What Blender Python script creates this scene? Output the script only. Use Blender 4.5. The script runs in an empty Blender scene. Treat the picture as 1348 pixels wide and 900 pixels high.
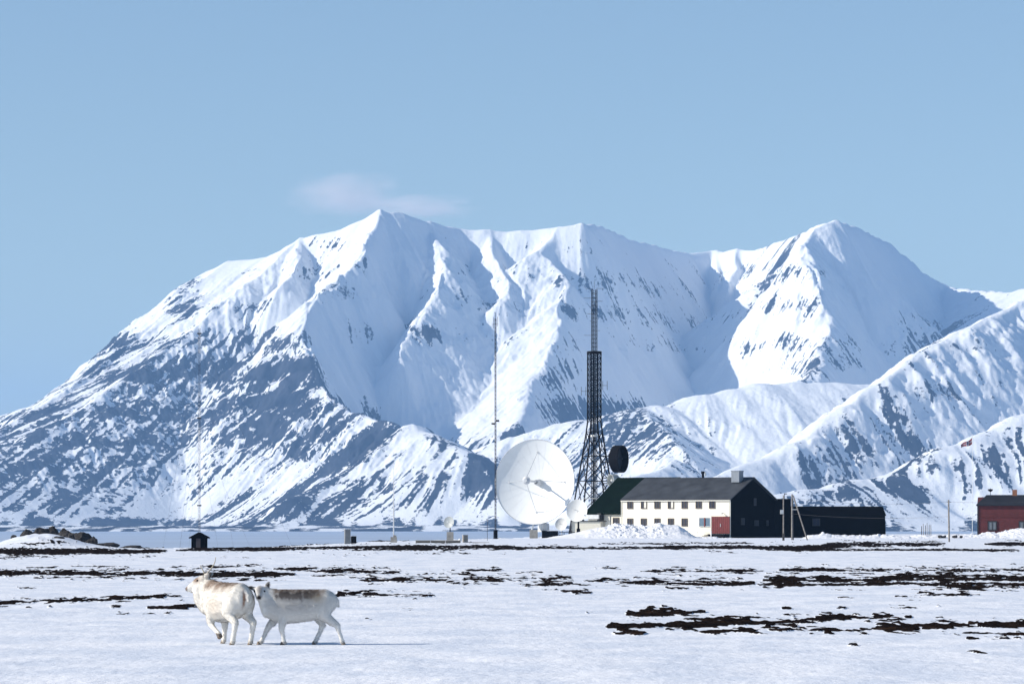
import bpy, bmesh, math, random
import numpy as np
from mathutils import Vector, Matrix

# ------------------------------------------------------------------ camera, light, exposure
F = 5000.0            # focal length in photo pixels (photo 1348 px wide)
CX, HY = 674.0, 695.0 # principal column, horizon row
CAMZ = 1.53
SC = bpy.context.scene
COL = SC.collection
cam_d = bpy.data.cameras.new('camera')
cam = bpy.data.objects.new('camera', cam_d)
COL.objects.link(cam)
cam_d.sensor_width = 36.0
cam_d.lens = 36.0 * F / 1348.0
cam_d.shift_y = (HY - 450.0) / 1348.0
cam_d.clip_start = 0.5
cam_d.clip_end = 90000.0
cam.location = (0, 0, CAMZ)
cam.rotation_euler = (math.radians(90), 0, 0)
SC.camera = cam

SUN_EL = math.radians(27.5)
SUN_AZ = math.radians(10.0)   # how far behind the camera's left side the sun stands
to_sun = Vector((-math.cos(SUN_EL) * math.cos(SUN_AZ), -math.cos(SUN_EL) * math.sin(SUN_AZ), math.sin(SUN_EL)))
world = bpy.data.worlds.new('World')
SC.world = world
world.use_nodes = True
wn = world.node_tree
wn.nodes.clear()
w_out = wn.nodes.new('ShaderNodeOutputWorld')
w_bg = wn.nodes.new('ShaderNodeBackground')
w_sky = wn.nodes.new('ShaderNodeTexSky')
w_sky.sky_type = 'NISHITA'
w_sky.sun_disc = False
w_sky.sun_elevation = SUN_EL
w_sky.sun_rotation = math.atan2(to_sun.x, to_sun.y)
w_sky.altitude = 0
w_sky.air_density = 1.0
w_sky.dust_density = 0.45
w_sky.ozone_density = 2.5
w_bg.inputs['Strength'].default_value = 0.10
wn.links.new(w_sky.outputs[0], w_bg.inputs['Color'])
w_tc = wn.nodes.new('ShaderNodeTexCoord')
w_ad = wn.nodes.new('ShaderNodeVectorMath'); w_ad.operation = 'ADD'; w_ad.inputs[1].default_value = (0, 0, .02)
wn.links.new(w_tc.outputs['Generated'], w_ad.inputs[0])
wn.links.new(w_ad.outputs[0], w_sky.inputs['Vector'])
wn.links.new(w_bg.outputs[0], w_out.inputs['Surface'])

sun_d = bpy.data.lights.new('sun', 'SUN')
sun_d.energy = 4.3
sun_d.angle = math.radians(0.5)
sun_d.color = (1.0, 0.93, 0.83)
sun = bpy.data.objects.new('sun', sun_d)
COL.objects.link(sun)
sun.rotation_euler = to_sun.to_track_quat('Z', 'Y').to_euler()
sun.location = (-50, -30, 60)

SC.cycles.volume_bounces = 2
SC.cycles.diffuse_bounces = 2
SC.view_settings.view_transform = 'Standard'
SC.view_settings.look = 'None'
SC.view_settings.exposure = 0.36
SC.view_settings.gamma = 1.0
SC.view_settings.use_curve_mapping = False

# ------------------------------------------------------------------ helpers
def P(px, py, D):
    """photo pixel + distance -> world point"""
    return Vector(((px - CX) / F * D, D, CAMZ + (HY - py) / F * D))

def tag(o, label=None, cat=None, group=None, kind=None):
    if label: o['label'] = label
    if cat: o['category'] = cat
    if group: o['group'] = group
    if kind: o['kind'] = kind
    return o

def empty(name, loc, rz=0.0, label=None, cat=None, group=None):
    o = bpy.data.objects.new(name, None)
    COL.objects.link(o)
    o.location = loc
    o.rotation_euler = (0, 0, rz)
    o.empty_display_size = 0.3
    return tag(o, label, cat, group)

def mat(name, col, rough=0.7, noise=None, metal=0.0, bump=0.0, spec=0.5):
    """procedural principled material; noise=(scale, amount) varies the colour"""
    m = bpy.data.materials.new(name)
    m.use_nodes = True
    nt = m.node_tree
    b = nt.nodes['Principled BSDF']
    b.inputs['Roughness'].default_value = rough
    b.inputs['Metallic'].default_value = metal
    b.inputs['Specular IOR Level'].default_value = spec
    b.inputs['Base Color'].default_value = (*col, 1)
    if noise:
        tc = nt.nodes.new('ShaderNodeTexCoord')
        n = nt.nodes.new('ShaderNodeTexNoise')
        n.inputs['Scale'].default_value = noise[0]
        n.inputs['Detail'].default_value = 6
        nt.links.new(tc.outputs['Object'], n.inputs['Vector'])
        r = nt.nodes.new('ShaderNodeValToRGB')
        a = noise[1]
        r.color_ramp.elements[0].position = 0.3
        r.color_ramp.elements[1].position = 0.7
        r.color_ramp.elements[0].color = (*[c * (1 - a) for c in col], 1)
        r.color_ramp.elements[1].color = (*[min(1, c * (1 + a)) for c in col], 1)
        nt.links.new(n.outputs['Fac'], r.inputs['Fac'])
        nt.links.new(r.outputs['Color'], b.inputs['Base Color'])
        if bump:
            bp = nt.nodes.new('ShaderNodeBump')
            bp.inputs['Strength'].default_value = bump
            bp.inputs['Distance'].default_value = 0.05
            nt.links.new(n.outputs['Fac'], bp.inputs['Height'])
            nt.links.new(bp.outputs['Normal'], b.inputs['Normal'])
    return m

class MB:
    """collects shapes, builds ONE mesh object"""
    def __init__(s): s.v = []; s.f = []
    def add(s, vs, fs):
        o = len(s.v)
        s.v += [tuple(v) for v in vs]
        s.f += [tuple(i + o for i in f) for f in fs]
        return s
    def box(s, c, d, rz=0.0, M=None):
        hx, hy, hz = d[0] / 2, d[1] / 2, d[2] / 2
        vs = [Vector((x, y, z)) for x in (-hx, hx) for y in (-hy, hy) for z in (-hz, hz)]
        if M is None: M = Matrix.Rotation(rz, 3, 'Z')
        vs = [M @ v + Vector(c) for v in vs]
        return s.add(vs, [(0, 1, 3, 2), (4, 6, 7, 5), (0, 4, 5, 1), (2, 3, 7, 6), (0, 2, 6, 4), (1, 5, 7, 3)])
    def bar(s, a, b, r, r2=None, n=6):
        a = Vector(a); b = Vector(b)
        if r2 is None: r2 = r
        d = (b - a)
        if d.length < 1e-6: return s
        q = d.to_track_quat('Z', 'Y').to_matrix()
        vs = []
        for p, rr in ((a, r), (b, r2)):
            for k in range(n):
                t = 2 * math.pi * (k + .5) / n
                vs.append(p + q @ Vector((rr * math.cos(t), rr * math.sin(t), 0)))
        fs = [(k, (k + 1) % n, n + (k + 1) % n, n + k) for k in range(n)]
        fs += [tuple(range(n))[::-1], tuple(range(n, 2 * n))]
        return s.add(vs, fs)
    def lathe(s, prof, n=48, M=None, T=(0, 0, 0), close=False):
        """prof: (r, z) list"""
        M = M or Matrix.Identity(3)
        T = Vector(T)
        vs = []
        for r, z in prof:
            for k in range(n):
                t = 2 * math.pi * k / n
                vs.append(M @ Vector((r * math.cos(t), r * math.sin(t), z)) + T)
        fs = []
        m = len(prof)
        for i in range(m - 1 if not close else m):
            j = (i + 1) % m
            for k in range(n):
                fs.append((i * n + k, i * n + (k + 1) % n, j * n + (k + 1) % n, j * n + k))
        return s.add(vs, fs)
    def poly(s, pts, thick_vec):
        """prism: polygon pts extruded by thick_vec"""
        n = len(pts)
        t = Vector(thick_vec)
        vs = [Vector(p) for p in pts] + [Vector(p) + t for p in pts]
        fs = [tuple(range(n))[::-1], tuple(range(n, 2 * n))]
        fs += [(k, (k + 1) % n, n + (k + 1) % n, n + k) for k in range(n)]
        return s.add(vs, fs)
    def build(s, name, m, parent=None, smooth=False, bevel=0.0, **kw):
        me = bpy.data.meshes.new(name)
        me.from_pydata(s.v, [], s.f)
        bm = bmesh.new(); bm.from_mesh(me)
        bmesh.ops.recalc_face_normals(bm, faces=bm.faces)
        bm.to_mesh(me); bm.free()
        me.materials.append(m)
        if smooth:
            me.polygons.foreach_set('use_smooth', [True] * len(me.polygons))
        o = bpy.data.objects.new(name, me)
        COL.objects.link(o)
        if parent is not None: o.parent = parent
        if bevel:
            b = o.modifiers.new('bevel', 'BEVEL'); b.width = bevel; b.segments = 2
            b.limit_method = 'ANGLE'
        return tag(o, **kw) if kw else o

def grid_mesh(name, X, Y, Z, m, attrs=None, smooth=True):
    r, c = X.shape
    co = np.stack([X, Y, Z], -1).reshape(-1, 3).astype(np.float32)
    idx = np.arange(r * c).reshape(r, c)
    q = np.stack([idx[:-1, :-1], idx[:-1, 1:], idx[1:, 1:], idx[1:, :-1]], -1).reshape(-1, 4).astype(np.int32)
    me = bpy.data.meshes.new(name)
    me.vertices.add(len(co)); me.vertices.foreach_set('co', co.ravel())
    me.loops.add(q.size); me.loops.foreach_set('vertex_index', q.ravel())
    me.polygons.add(len(q))
    me.polygons.foreach_set('loop_start', np.arange(0, q.size, 4, dtype=np.int32))
    me.update(calc_edges=True)
    if smooth: me.polygons.foreach_set('use_smooth', np.ones(len(q), dtype=bool))
    me.materials.append(m)
    for k, a in (attrs or {}).items():
        at = me.attributes.new(k, 'FLOAT', 'POINT')
        at.data.foreach_set('value', a.astype(np.float32).ravel())
    me.validate()
    o = bpy.data.objects.new(name, me)
    COL.objects.link(o)
    return o

# gradient noise, vectorised -------------------------------------------------
def _h(ix, iy, seed):
    n = (ix.astype(np.int64) * 374761393 + iy.astype(np.int64) * 668265263 + seed * 1442695041) & 0xFFFFFFFF
    n = ((n ^ (n >> 13)) * 1274126177) & 0xFFFFFFFF
    n = n ^ (n >> 16)
    return n
_ang = np.linspace(0, 2 * np.pi, 256, endpoint=False)
_GX = np.cos(_ang).astype(np.float32); _GY = np.sin(_ang).astype(np.float32)
def pn(x, y, seed=0):
    x = np.asarray(x, dtype=np.float32); y = np.asarray(y, dtype=np.float32)
    ix = np.floor(x).astype(np.int64); iy = np.floor(y).astype(np.int64)
    fx = (x - ix).astype(np.float32); fy = (y - iy).astype(np.float32)
    u = fx * fx * fx * (fx * (fx * 6 - 15) + 10); v = fy * fy * fy * (fy * (fy * 6 - 15) + 10)
    def g(dx, dy):
        k = (_h(ix + dx, iy + dy, seed) & 255)
        return _GX[k] * (fx - dx) + _GY[k] * (fy - dy)
    a = g(0, 0); b = g(1, 0); c = g(0, 1); d = g(1, 1)
    return (a + (b - a) * u + (c - a) * v + (a - b - c + d) * u * v) * 1.4
def fbm(x, y, seed=0, octv=4, gain=.5, lac=2.03):
    s = 0; a = 1.0; t = 0
    for i in range(octv):
        s = s + a * pn(x, y, seed + i * 17); t += a
        a *= gain; x = x * lac + 13.7; y = y * lac + 7.1
    return s / t * 1.3
def ridged(x, y, seed=0, octv=4, gain=.5, lac=2.03):
    s = 0; a = 1.0; t = 0
    for i in range(octv):
        s = s + a * (1 - np.abs(pn(x, y, seed + i * 17)) * 2); t += a
        a *= gain; x = x * lac + 3.7; y = y * lac + 9.1
    return s / t
def sstep(a, b, x):
    t = np.clip((x - a) / (b - a), 0, 1)
    return t * t * (3 - 2 * t)
# ------------------------------------------------------------------ mountains
SEA_Z = -4.0
RIDGES = [
 # points (px, py, D), slope left of travel direction, slope right
 dict(n='main_left', p=[(-900,660,11500),(-500,610,11200),(-150,575,10950),(0,548,10800),(60,525,10740),(110,495,10700),(150,458,10660),(185,430,10620),(225,395,10580),(250,368,10550),(300,342,10480),(350,338,10420),(380,320,10380),(395,312,10360)], l=.8, r=.56, LL=1500, t=.1),
 dict(n='main_left2', p=[(395,312,10360),(440,303,10310),(470,290,10280),(500,276,10260)], l=.8, r=1.2, LL=350, t=.5),
 dict(n='main_mid', p=[(500,276,10260),(520,278,10290),(560,292,10380),(600,300,10440),(650,303,10440),(700,302,10420),(735,299,10400),(765,294,10400)], l=0.8, r=1.1, LL=400, t=0.4),
 dict(n='cirque', p=[(765,294,10400),(790,298,10600),(830,315,11000),(870,325,11400),(905,333,11700)], l=0.8, r=1.7, LL=900, t=0.1),
 dict(n='cirque2', p=[(905,333,11700),(940,330,11780),(1000,327,11620),(1040,313,11150),(1070,297,10750),(1095,290,10560)], l=0.8, r=1.3, LL=300, t=0.5),
 dict(n='right_summit', p=[(1095,290,10560),(1110,293,10640),(1150,308,10900),(1180,323,11150),(1192,338,11250),(1205,352,11400),(1240,375,11700)], l=0.8, r=1.6, LL=800, t=0.1),
 dict(n='saddle', p=[(1240,375,11700),(1280,381,11300),(1318,384,10900),(1400,372,10700),(1600,380,10600)], l=0.7, r=0.5, LL=900, t=0.12),
 dict(n='R1', p=[(500,276,10260),(490,305,10150),(478,338,10020),(440,372,9880),(405,402,9720),(398,440,9600),(412,490,9430),(430,520,9300),(470,542,9180),(520,556,9060)], l=1.35, r=0.6, LL=700, t=0.3),
 dict(n='L1', p=[(395,312,10360),(390,340,10200),(376,372,10040)], l=0.75, r=0.62, LL=500, t=0.5),
 dict(n='R2', p=[(560,292,10380),(580,330,10220),(588,352,10130),(582,380,10040),(566,410,9930),(542,436,9840),(524,452,9780),(524,470,9730)], l=0.75, r=0.9, LL=300, t=0.4),
 dict(n='R2b', p=[(640,303,10440),(652,335,10300),(668,370,10160),(660,400,10060)], l=0.7, r=0.6, LL=250, t=0.5),
 dict(n='R3', p=[(735,299,10400),(712,330,10300),(735,352,10220),(748,368,10160),(738,392,10080),(728,412,10000),(728,440,9900),(715,470,9780),(700,500,9650),(690,530,9520),(684,556,9400)], l=1.5, r=0.52, LL=1000, t=0.1),
 dict(n='R4', p=[(1000,327,11620),(990,355,11420),(996,385,11200),(1010,420,10920),(1018,450,10650)], l=0.9, r=0.8, LL=200, t=0.7),
 dict(n='R5', p=[(1095,290,10560),(1068,299,10500),(1058,318,10420),(1062,345,10320),(1075,370,10220),(1083,400,10110),(1086,430,9980),(1080,455,9860),(1076,478,9740),(1058,496,9620),(1035,506,9560)], l=1, r=1.1, LL=500, t=0.5),
 dict(n='R6', p=[(1650,300,9100),(1500,335,8850),(1420,365,8700),(1348,396,8560),(1322,408,8500),(1295,418,8420),(1240,450,8280),(1180,485,8120),(1120,530,7980),(1050,575,7820),(1000,603,7720),(950,625,7640),(915,650,7600)], l=.86, r=.62),
 dict(n='R8', p=[(1600,470,7700),(1480,500,7500),(1348,548,7350),(1280,575,7280),(1210,600,7200),(1170,622,7140),(1110,634,7080),(1040,645,7020),(960,665,6960)], l=.38, r=.42),
 dict(n='R7', p=[(560,600,9000),(620,590,8900),(680,573,8850),(740,556,8850),(800,543,8850),(840,537,8850),(880,532,8900),(930,518,8950),(1000,506,9000),(1060,503,9050),(1150,505,9100),(1300,480,9200)], l=.3, r=.40),
 dict(n='R7b', p=[(885,604,7900),(860,618,7800),(820,634,7700),(780,650,7600)], l=.5, r=.5),
 dict(n='R7c', p=[(840,537,8850),(870,560,8650),(900,590,8450)], l=.45, r=.6),
 dict(n='rib', p=[(905,333,11700),(914,350,11600),(912,372,11500)], l=.9, r=.9, LL=150, t=.9),
 dict(n='rib', p=[(945,331,11770),(950,356,11630),(944,380,11510)], l=.9, r=.9, LL=150, t=.9),
 dict(n='rib', p=[(972,329,11690),(968,350,11560),(958,372,11440),(960,392,11350)], l=.9, r=.9, LL=150, t=.9),
 dict(n='rib', p=[(1040,313,11150),(1032,345,10850),(1022,375,10560),(1030,410,10430),(1040,450,10300)], l=.8, r=.9, LL=200, t=.7),
 dict(n='rib', p=[(1062,345,10320),(1048,380,10250),(1050,420,10130)], l=.7, r=.8, LL=200, t=.8),
 dict(n='foot', p=[(380,655,8300),(440,632,8420),(490,598,8500),(520,572,8540),(545,558,8560),(575,570,8500),(605,586,8420),(636,604,8340),(655,640,8240),(668,672,8150)], l=.5, r=.46),
]
ROUND = dict(main_left=22, main_left2=14, main_mid=24, cirque=20, cirque2=24, right_summit=22, R5=26, R6=24, R8=22, R7=50, R3=16, R2=14, foot=20)
SKYL = ('main_left', 'main_left2', 'main_mid', 'cirque', 'cirque2', 'right_summit', 'saddle')
def ridge_base(X, Y):
    crest = np.full(X.shape, 1e6, dtype=np.float32)
    acc = None
    for R in RIDGES:
        pts = [P(*p) for p in R['p']]
        hr = np.full(X.shape, -1e9, dtype=np.float32)
        for a, b in zip(pts[:-1], pts[1:]):
            dx, dy = b.x - a.x, b.y - a.y
            L = math.hypot(dx, dy)
            ux, uy = dx / L, dy / L
            rx = X - a.x; ry = Y - a.y
            t = rx * ux + ry * uy
            tc = np.clip(t, 0, L)
            qx = rx - tc * ux; qy = ry - tc * uy
            d = np.sqrt(qx * qx + qy * qy) + 1e-3
            side = (ux * qy - uy * qx) / d       # +1 = left of travel
            s = R['r'] + (R['l'] - R['r']) * (side * .5 + .5)
            z = a.z + (b.z - a.z) * tc / L + 5.0 * pn((a.x + ux * tc) / 55, (a.y + uy * tc) / 55, 19)
            e = (np.maximum(t - L, 0) + np.maximum(-t, 0)) / d
            s = s * (1 + R.get('e', 1.0) * e)
            LL = R.get('LL', 1500.0)
            rd = ROUND.get(R['n'], 9.0)
            d = np.sqrt(d * d + rd * rd) - rd
            h = z - s * LL * (1 - np.exp(-d / LL)) - R.get('t', .12) * d
            hr = np.maximum(hr, h)
            if R['n'] in SKYL: crest = np.minimum(crest, d)
        if acc is None: acc = hr
        else:
            k = 5.0
            m = np.maximum(acc, hr)
            acc = m + k * np.log1p(np.exp(-np.abs(acc - hr) / k))
    return acc, crest

gx = np.concatenate([np.arange(-4200, -1900, 40), np.arange(-1900, 1900, 3.1), np.arange(1900, 4200, 40)])
gy = np.concatenate([np.arange(6500, 8300, 7.0), np.arange(8300, 11950, 3.8), np.arange(11950, 14000, 60)])
sub = 2
cx_ = np.interp(np.arange(0, len(gx) + sub, sub), np.arange(len(gx)), gx); 
cy_ = np.interp(np.arange(0, len(gy) + sub, sub), np.arange(len(gy)), gy)
CXg, CYg = np.meshgrid(cx_.astype(np.float32), cy_.astype(np.float32))
wx = 26 * fbm(CXg / 330, CYg / 330, 5, 3) ; wy = 26 * fbm(CXg / 330, CYg / 330, 9, 3)
Hc, Cc = ridge_base(CXg + wx, CYg + wy)
# bilinear upsample to the full grid
fi = np.arange(len(gy)) / sub; fj = np.arange(len(gx)) / sub
i0 = np.floor(fi).astype(int); j0 = np.floor(fj).astype(int)
ti = (fi - i0)[:, None].astype(np.float32); tj = (fj - j0)[None, :].astype(np.float32)
def up(A):
    i1 = np.minimum(i0 + 1, A.shape[0] - 1); j1 = np.minimum(j0 + 1, A.shape[1] - 1)
    return (A[np.ix_(i0, j0)] * (1 - ti) * (1 - tj) + A[np.ix_(i1, j0)] * ti * (1 - tj)
            + A[np.ix_(i0, j1)] * (1 - ti) * tj + A[np.ix_(i1, j1)] * ti * tj)
H = up(Hc); CR = up(Cc)
GX, GY = np.meshgrid(gx.astype(np.float32), gy.astype(np.float32))

sxs = np.gradient(gx)[None, :].astype(np.float32); sys_ = np.gradient(gy)[:, None].astype(np.float32)
def grad(A):
    a, b = np.gradient(A)
    return b / sxs, a / sys_
def blur(A, n):
    for _ in range(n):
        A = (np.roll(A, 1, 0) + np.roll(A, -1, 0) + 2 * A) / 4
        A = (np.roll(A, 1, 1) + np.roll(A, -1, 1) + 2 * A) / 4
    return A
def lic(N, gxx, gyy, steps, step=5.0, bias=None):
    """smear noise along the fall line"""
    g = np.sqrt(gxx ** 2 + gyy ** 2) + 1e-4
    if bias is not None:
        gxx = gxx + bias * g; g = np.sqrt(gxx ** 2 + gyy ** 2) + 1e-4
    vx = (gxx / g * step / sxs).astype(np.float32); vy = (gyy / g * step / sys_).astype(np.float32)
    acc = N.copy(); w = 1.0
    r, c = N.shape
    for sgn in (1, -1):
        fi_ = np.broadcast_to(np.arange(r, dtype=np.float32)[:, None], N.shape).copy()
        fj_ = np.broadcast_to(np.arange(c, dtype=np.float32)[None, :], N.shape).copy()
        for k in range(steps):
            ii = np.clip(fi_.astype(np.int32), 0, r - 1); jj = np.clip(fj_.astype(np.int32), 0, c - 1)
            fl = ii * c + jj
            fi_ += sgn * vy.ravel()[fl]; fj_ += sgn * vx.ravel()[fl]
            ii = np.clip(fi_.astype(np.int32), 0, r - 1); jj = np.clip(fj_.astype(np.int32), 0, c - 1)
            ww = 1 - k / steps
            acc += ww * N.ravel()[ii * c + jj]
            if sgn == 1: w += 2 * ww
    acc -= acc.mean()
    return acc / acc.std()

g0x, g0y = grad(blur(H, 4))
N1 = pn(GX / 26, GY / 26, 31) + .6 * pn(GX / 70, GY / 70, 33)
N2 = pn(GX / 10, GY / 10, 41)
S1 = lic(N1, g0x, g0y, 26, 9.0)      # broad gullies
N0 = pn(GX / 75, GY / 75, 51)
S0 = lic(N0, g0x, g0y, 26, 9.0)
S2 = lic(N2, g0x, g0y, 16, 6.0)      # fine streaks

# screen position of each vertex in the photograph, used to place rock, and some rock weight standing in for shade
def to_px(X, Y, Z):
    return CX + X / Y * F, HY - (Z - CAMZ) / Y * F
PX, PY = to_px(GX, GY, H)
left_w = 1 - sstep(430, 620, PX)
S3 = lic(N1 + .8 * N2, g0x, g0y, 55, 9.0, .75 * left_w)
S4 = lic(N2 + .5 * pn(GX / 5, GY / 5, 43), g0x, g0y, 22, 7.0, .75 * left_w)
def blob(cx, cy, rx, ry, ang=0.0):
    c, s = math.cos(math.radians(ang)), math.sin(math.radians(ang))
    dx = PX - cx; dy = PY - cy
    u = (dx * c + dy * s) / rx; v = (-dx * s + dy * c) / ry
    return np.exp(-(u * u + v * v) ** 1.5 * .7)
rock_shade_w = np.zeros_like(H)
for cx, cy, rx, ry, an, w in [
    (60, 600, 130, 75, -20, 1.0), (200, 510, 120, 60, -35, 1.0), (190, 590, 150, 60, -35, .9), (330, 520, 90, 90, -40, .95),
    (420, 570, 100, 50, 20, .9), (280, 440, 90, 45, -30, .6), (150, 470, 45, 35, -40, .9), (245, 395, 30, 25, -30, .9),
    (300, 610, 120, 35, -30, .5), (440, 660, 190, 34, -8, .85), (350, 355, 40, 40, 0, .25), (400, 350, 35, 30, 0, .5),
    (635, 625, 28, 42, 10, 1.1), (590, 600, 40, 22, 40, .6), (570, 640, 80, 25, -20, .35), (560, 440, 30, 16, 30, .7),
    (700, 600, 60, 45, 0, .62), (750, 615, 55, 50, 0, .8), (790, 590, 40, 40, 0, .75), (600, 400, 60, 80, 0, .28), (880, 400, 120, 50, 0, .25), (745, 395, 12, 40, -20, .5), (735, 490, 25, 45, 20, .45), (830, 565, 110, 40, 15, .85), (880, 590, 80, 30, 20, .7),  # rock behind the big dish, partly standing in for the foothill's blue shade
    (700, 590, 60, 30, 0, .3), (940, 560, 60, 20, 10, .3), (1030, 370, 60, 60, 0, .52), (1010, 450, 50, 40, 0, .42), (430, 350, 60, 50, 0, .42), (660, 400, 50, 70, 0, .34), (1110, 460, 40, 20, 10, .45),  # crags under the right summit, thickened to darken and narrow the sunlit face
    (1060, 470, 30, 30, 0, .35), (1120, 595, 110, 50, -35, .8), (1240, 480, 60, 70, -50, .65), (1290, 500, 50, 90, 0, .5),
    (1180, 590, 100, 28, 20, .8), (1300, 620, 90, 40, -30, .75), (1120, 655, 160, 26, -8, .95), (870, 450, 50, 12, 10, .3),
    (450, 430, 60, 25, 30, .25), (800, 640, 80, 20, 0, .6), (1250, 660, 160, 14, -12, .5)]:
    rock_shade_w = np.maximum(rock_shade_w, w * blob(cx, cy, rx, ry, an))
PW = rock_shade_w

hn = np.clip((H - 20) / 150, 0, 1) * (.30 + .70 * sstep(0, 110, CR)) * (.25 + .75 * sstep(.42, .85, np.sqrt(g0x ** 2 + g0y ** 2)))
crag = ridged(GX / 130, GY / 130, 61, 5, .55)
gm = sstep(-.25, .45, fbm(GX / 500, GY / 500, 53, 3))
H2 = H + hn * (4.5 * S0 * (.15 + 1.2 * PW + .85 * sstep(250, 600, H)) + (.6 + 2.2 * gm + 1.9 * PW) * S1 + (.5 + .9 * PW + .4 * gm) * S2) + hn * 14 * fbm(GX / 420, GY / 420, 71, 4) + hn * 3.4 * fbm(GX / 34, GY / 34, 73, 4) + hn * (.5 + PW) * 5 * (ridged(GX / 62, GY / 62, 75, 4) - .5)
H2 += hn * ((.45 + PW) * (17 * (crag - .5) + 5 * fbm(GX / 30, GY / 30, 77, 3)))
# cliff bands in the rocky parts
band = H2 / 42.0 + .8 * fbm(GX / 300, GY / 300, 81, 3)
fr = band - np.floor(band)
H2 += hn * PW * 12 * (sstep(.0, .9, fr) - fr) * .9
# low country at the foot
low = 6 + 5 * fbm(GX / 240, GY / 500, 91, 4) + 3 * fbm(GX / 60, GY / 60, 92, 3)
shore = 6700 + 260 * fbm(GX / 700, GY * 0 + 3.3, 95, 3)
low = low * sstep(-100, 500, GY - shore) + SEA_Z * 1.6 * (1 - sstep(-60, 120, GY - shore))
k = 14.0
m_ = np.maximum(H2, low)
H3 = m_ + k * np.log1p(np.exp(-np.abs(H2 - low) / k)) - k * .15
hx, hy = grad(blur(H3, 1))
slope = np.sqrt(hx ** 2 + hy ** 2)
patch = fbm(GX / 55, GY / 55, 101, 4)
lowmask = 1 - sstep(8, 40, H3)
wv = sstep(-.3, .4, fbm(GX / 600, GY / 600, 131, 2)); wv2 = sstep(-.3, .4, fbm(GX / 450, GY / 450, 135, 2))
strata = np.sin((H3 / 15.0 + 2.5 * fbm(GX / 350, GY / 350, 137, 3)) * 1.0) * sstep(180, 420, H3)
rk = PW * .92 + (.25 + .75 * PW) * ((.30 + .26 * wv) * S3 + (.10 + .20 * wv2) * S4 + .06 * S2 + (.85 - .5 * wv2) * patch + .55 * (1.2 - wv) * fbm(GX / 16, GY / 16, 103, 3) + .34 * strata) + .35 * PW * sstep(.85, 1.5, slope) - .70 + .16 * sstep(.25, .8, crag - .45) * sstep(.5, .9, slope)
rk = np.maximum(rk, lowmask * (.42 + 1.5 * fbm(GX / 90, GY / 520, 111, 4) + .5 * fbm(GX / 25, GY / 160, 113, 3)) - .35 )

def mountain_material():
    m = bpy.data.materials.new('snowy_mountain')
    m.use_nodes = True
    nt = m.node_tree; N = nt.nodes; L = nt.links
    b = N['Principled BSDF']
    b.inputs['Roughness'].default_value = .75
    b.inputs['Specular IOR Level'].default_value = .0
    at = N.new('ShaderNodeAttribute'); at.attribute_name = 'rock'
    tc = N.new('ShaderNodeTexCoord')
    n = N.new('ShaderNodeTexNoise'); n.inputs['Scale'].default_value = .09; n.inputs['Detail'].default_value = 7
    n.inputs['Roughness'].default_value = .65
    L.new(tc.outputs['Object'], n.inputs['Vector'])
    mu = N.new('ShaderNodeMath'); mu.operation = 'MULTIPLY_ADD'
    L.new(n.outputs['Fac'], mu.inputs[0]); mu.inputs[1].default_value = 1.5; mu.inputs[2].default_value = -.75
    ad = N.new('ShaderNodeMath'); ad.operation = 'ADD'
    L.new(at.outputs['Fac'], ad.inputs[0]); L.new(mu.outputs[0], ad.inputs[1])
    mr = N.new('ShaderNodeMapRange'); mr.inputs['From Min'].default_value = -.05; mr.inputs['From Max'].default_value = .09
    L.new(ad.outputs[0], mr.inputs['Value'])
    n2 = N.new('ShaderNodeTexNoise'); n2.inputs['Scale'].default_value = .02; n2.inputs['Detail'].default_value = 8
    L.new(tc.outputs['Object'], n2.inputs['Vector'])
    rr = N.new('ShaderNodeValToRGB')
    rr.color_ramp.elements[0].position = .35; rr.color_ramp.elements[0].color = (.018, .023, .034, 1)
    rr.color_ramp.elements[1].position = .7; rr.color_ramp.elements[1].color = (.055, .062, .080, 1)
    L.new(n2.outputs['Fac'], rr.inputs['Fac'])
    mx = N.new('ShaderNodeMix'); mx.data_type = 'RGBA'
    mx.inputs['A'].default_value = (.84, .86, .88, 1)
    L.new(mr.outputs['Result'], mx.inputs['Factor'])
    L.new(rr.outputs['Color'], mx.inputs['B'])
    L.new(mx.outputs['Result'], b.inputs['Base Color'])
    bp = N.new('ShaderNodeBump'); bp.inputs['Distance'].default_value = 6.0; bp.inputs['Strength'].default_value = .35
    L.new(n.outputs['Fac'], bp.inputs['Height'])
    L.new(bp.outputs['Normal'], b.inputs['Normal'])
    return m
mtn = grid_mesh('mountains', GX, GY, H3, mountain_material(), dict(rock=rk))
tag(mtn, kind='structure')
# ------------------------------------------------------------------ sea
m_sea = mat('sea_water', (.42, .50, .62), .55, (.004, .08), spec=.4)
sea = MB(); sea.add([(-20000, 200, SEA_Z), (20000, 200, SEA_Z), (20000, 24000, SEA_Z), (-20000, 24000, SEA_Z)], [(0, 1, 2, 3)])
tag(sea.build('sea', m_sea), kind='structure')

# ------------------------------------------------------------------ haze
hz = bpy.data.materials.new('haze'); hz.use_nodes = True
hn_ = hz.node_tree; hn_.nodes.clear()
ho = hn_.nodes.new('ShaderNodeOutputMaterial'); hv = hn_.nodes.new('ShaderNodeVolumePrincipled')
hv.inputs['Color'].default_value = (.33, .58, .95, 1)
hv.inputs['Density'].default_value = 4.4e-5
hv.inputs['Anisotropy'].default_value = 0.0
hn_.links.new(hv.outputs[0], ho.inputs['Volume'])
hb = MB(); hb.box((0, 9500, 420), (44000, 31000, 1000 - 20))
haze = hb.build('haze', hz)
haze.data.materials[0] = hz
tag(haze, kind='stuff')
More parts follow.
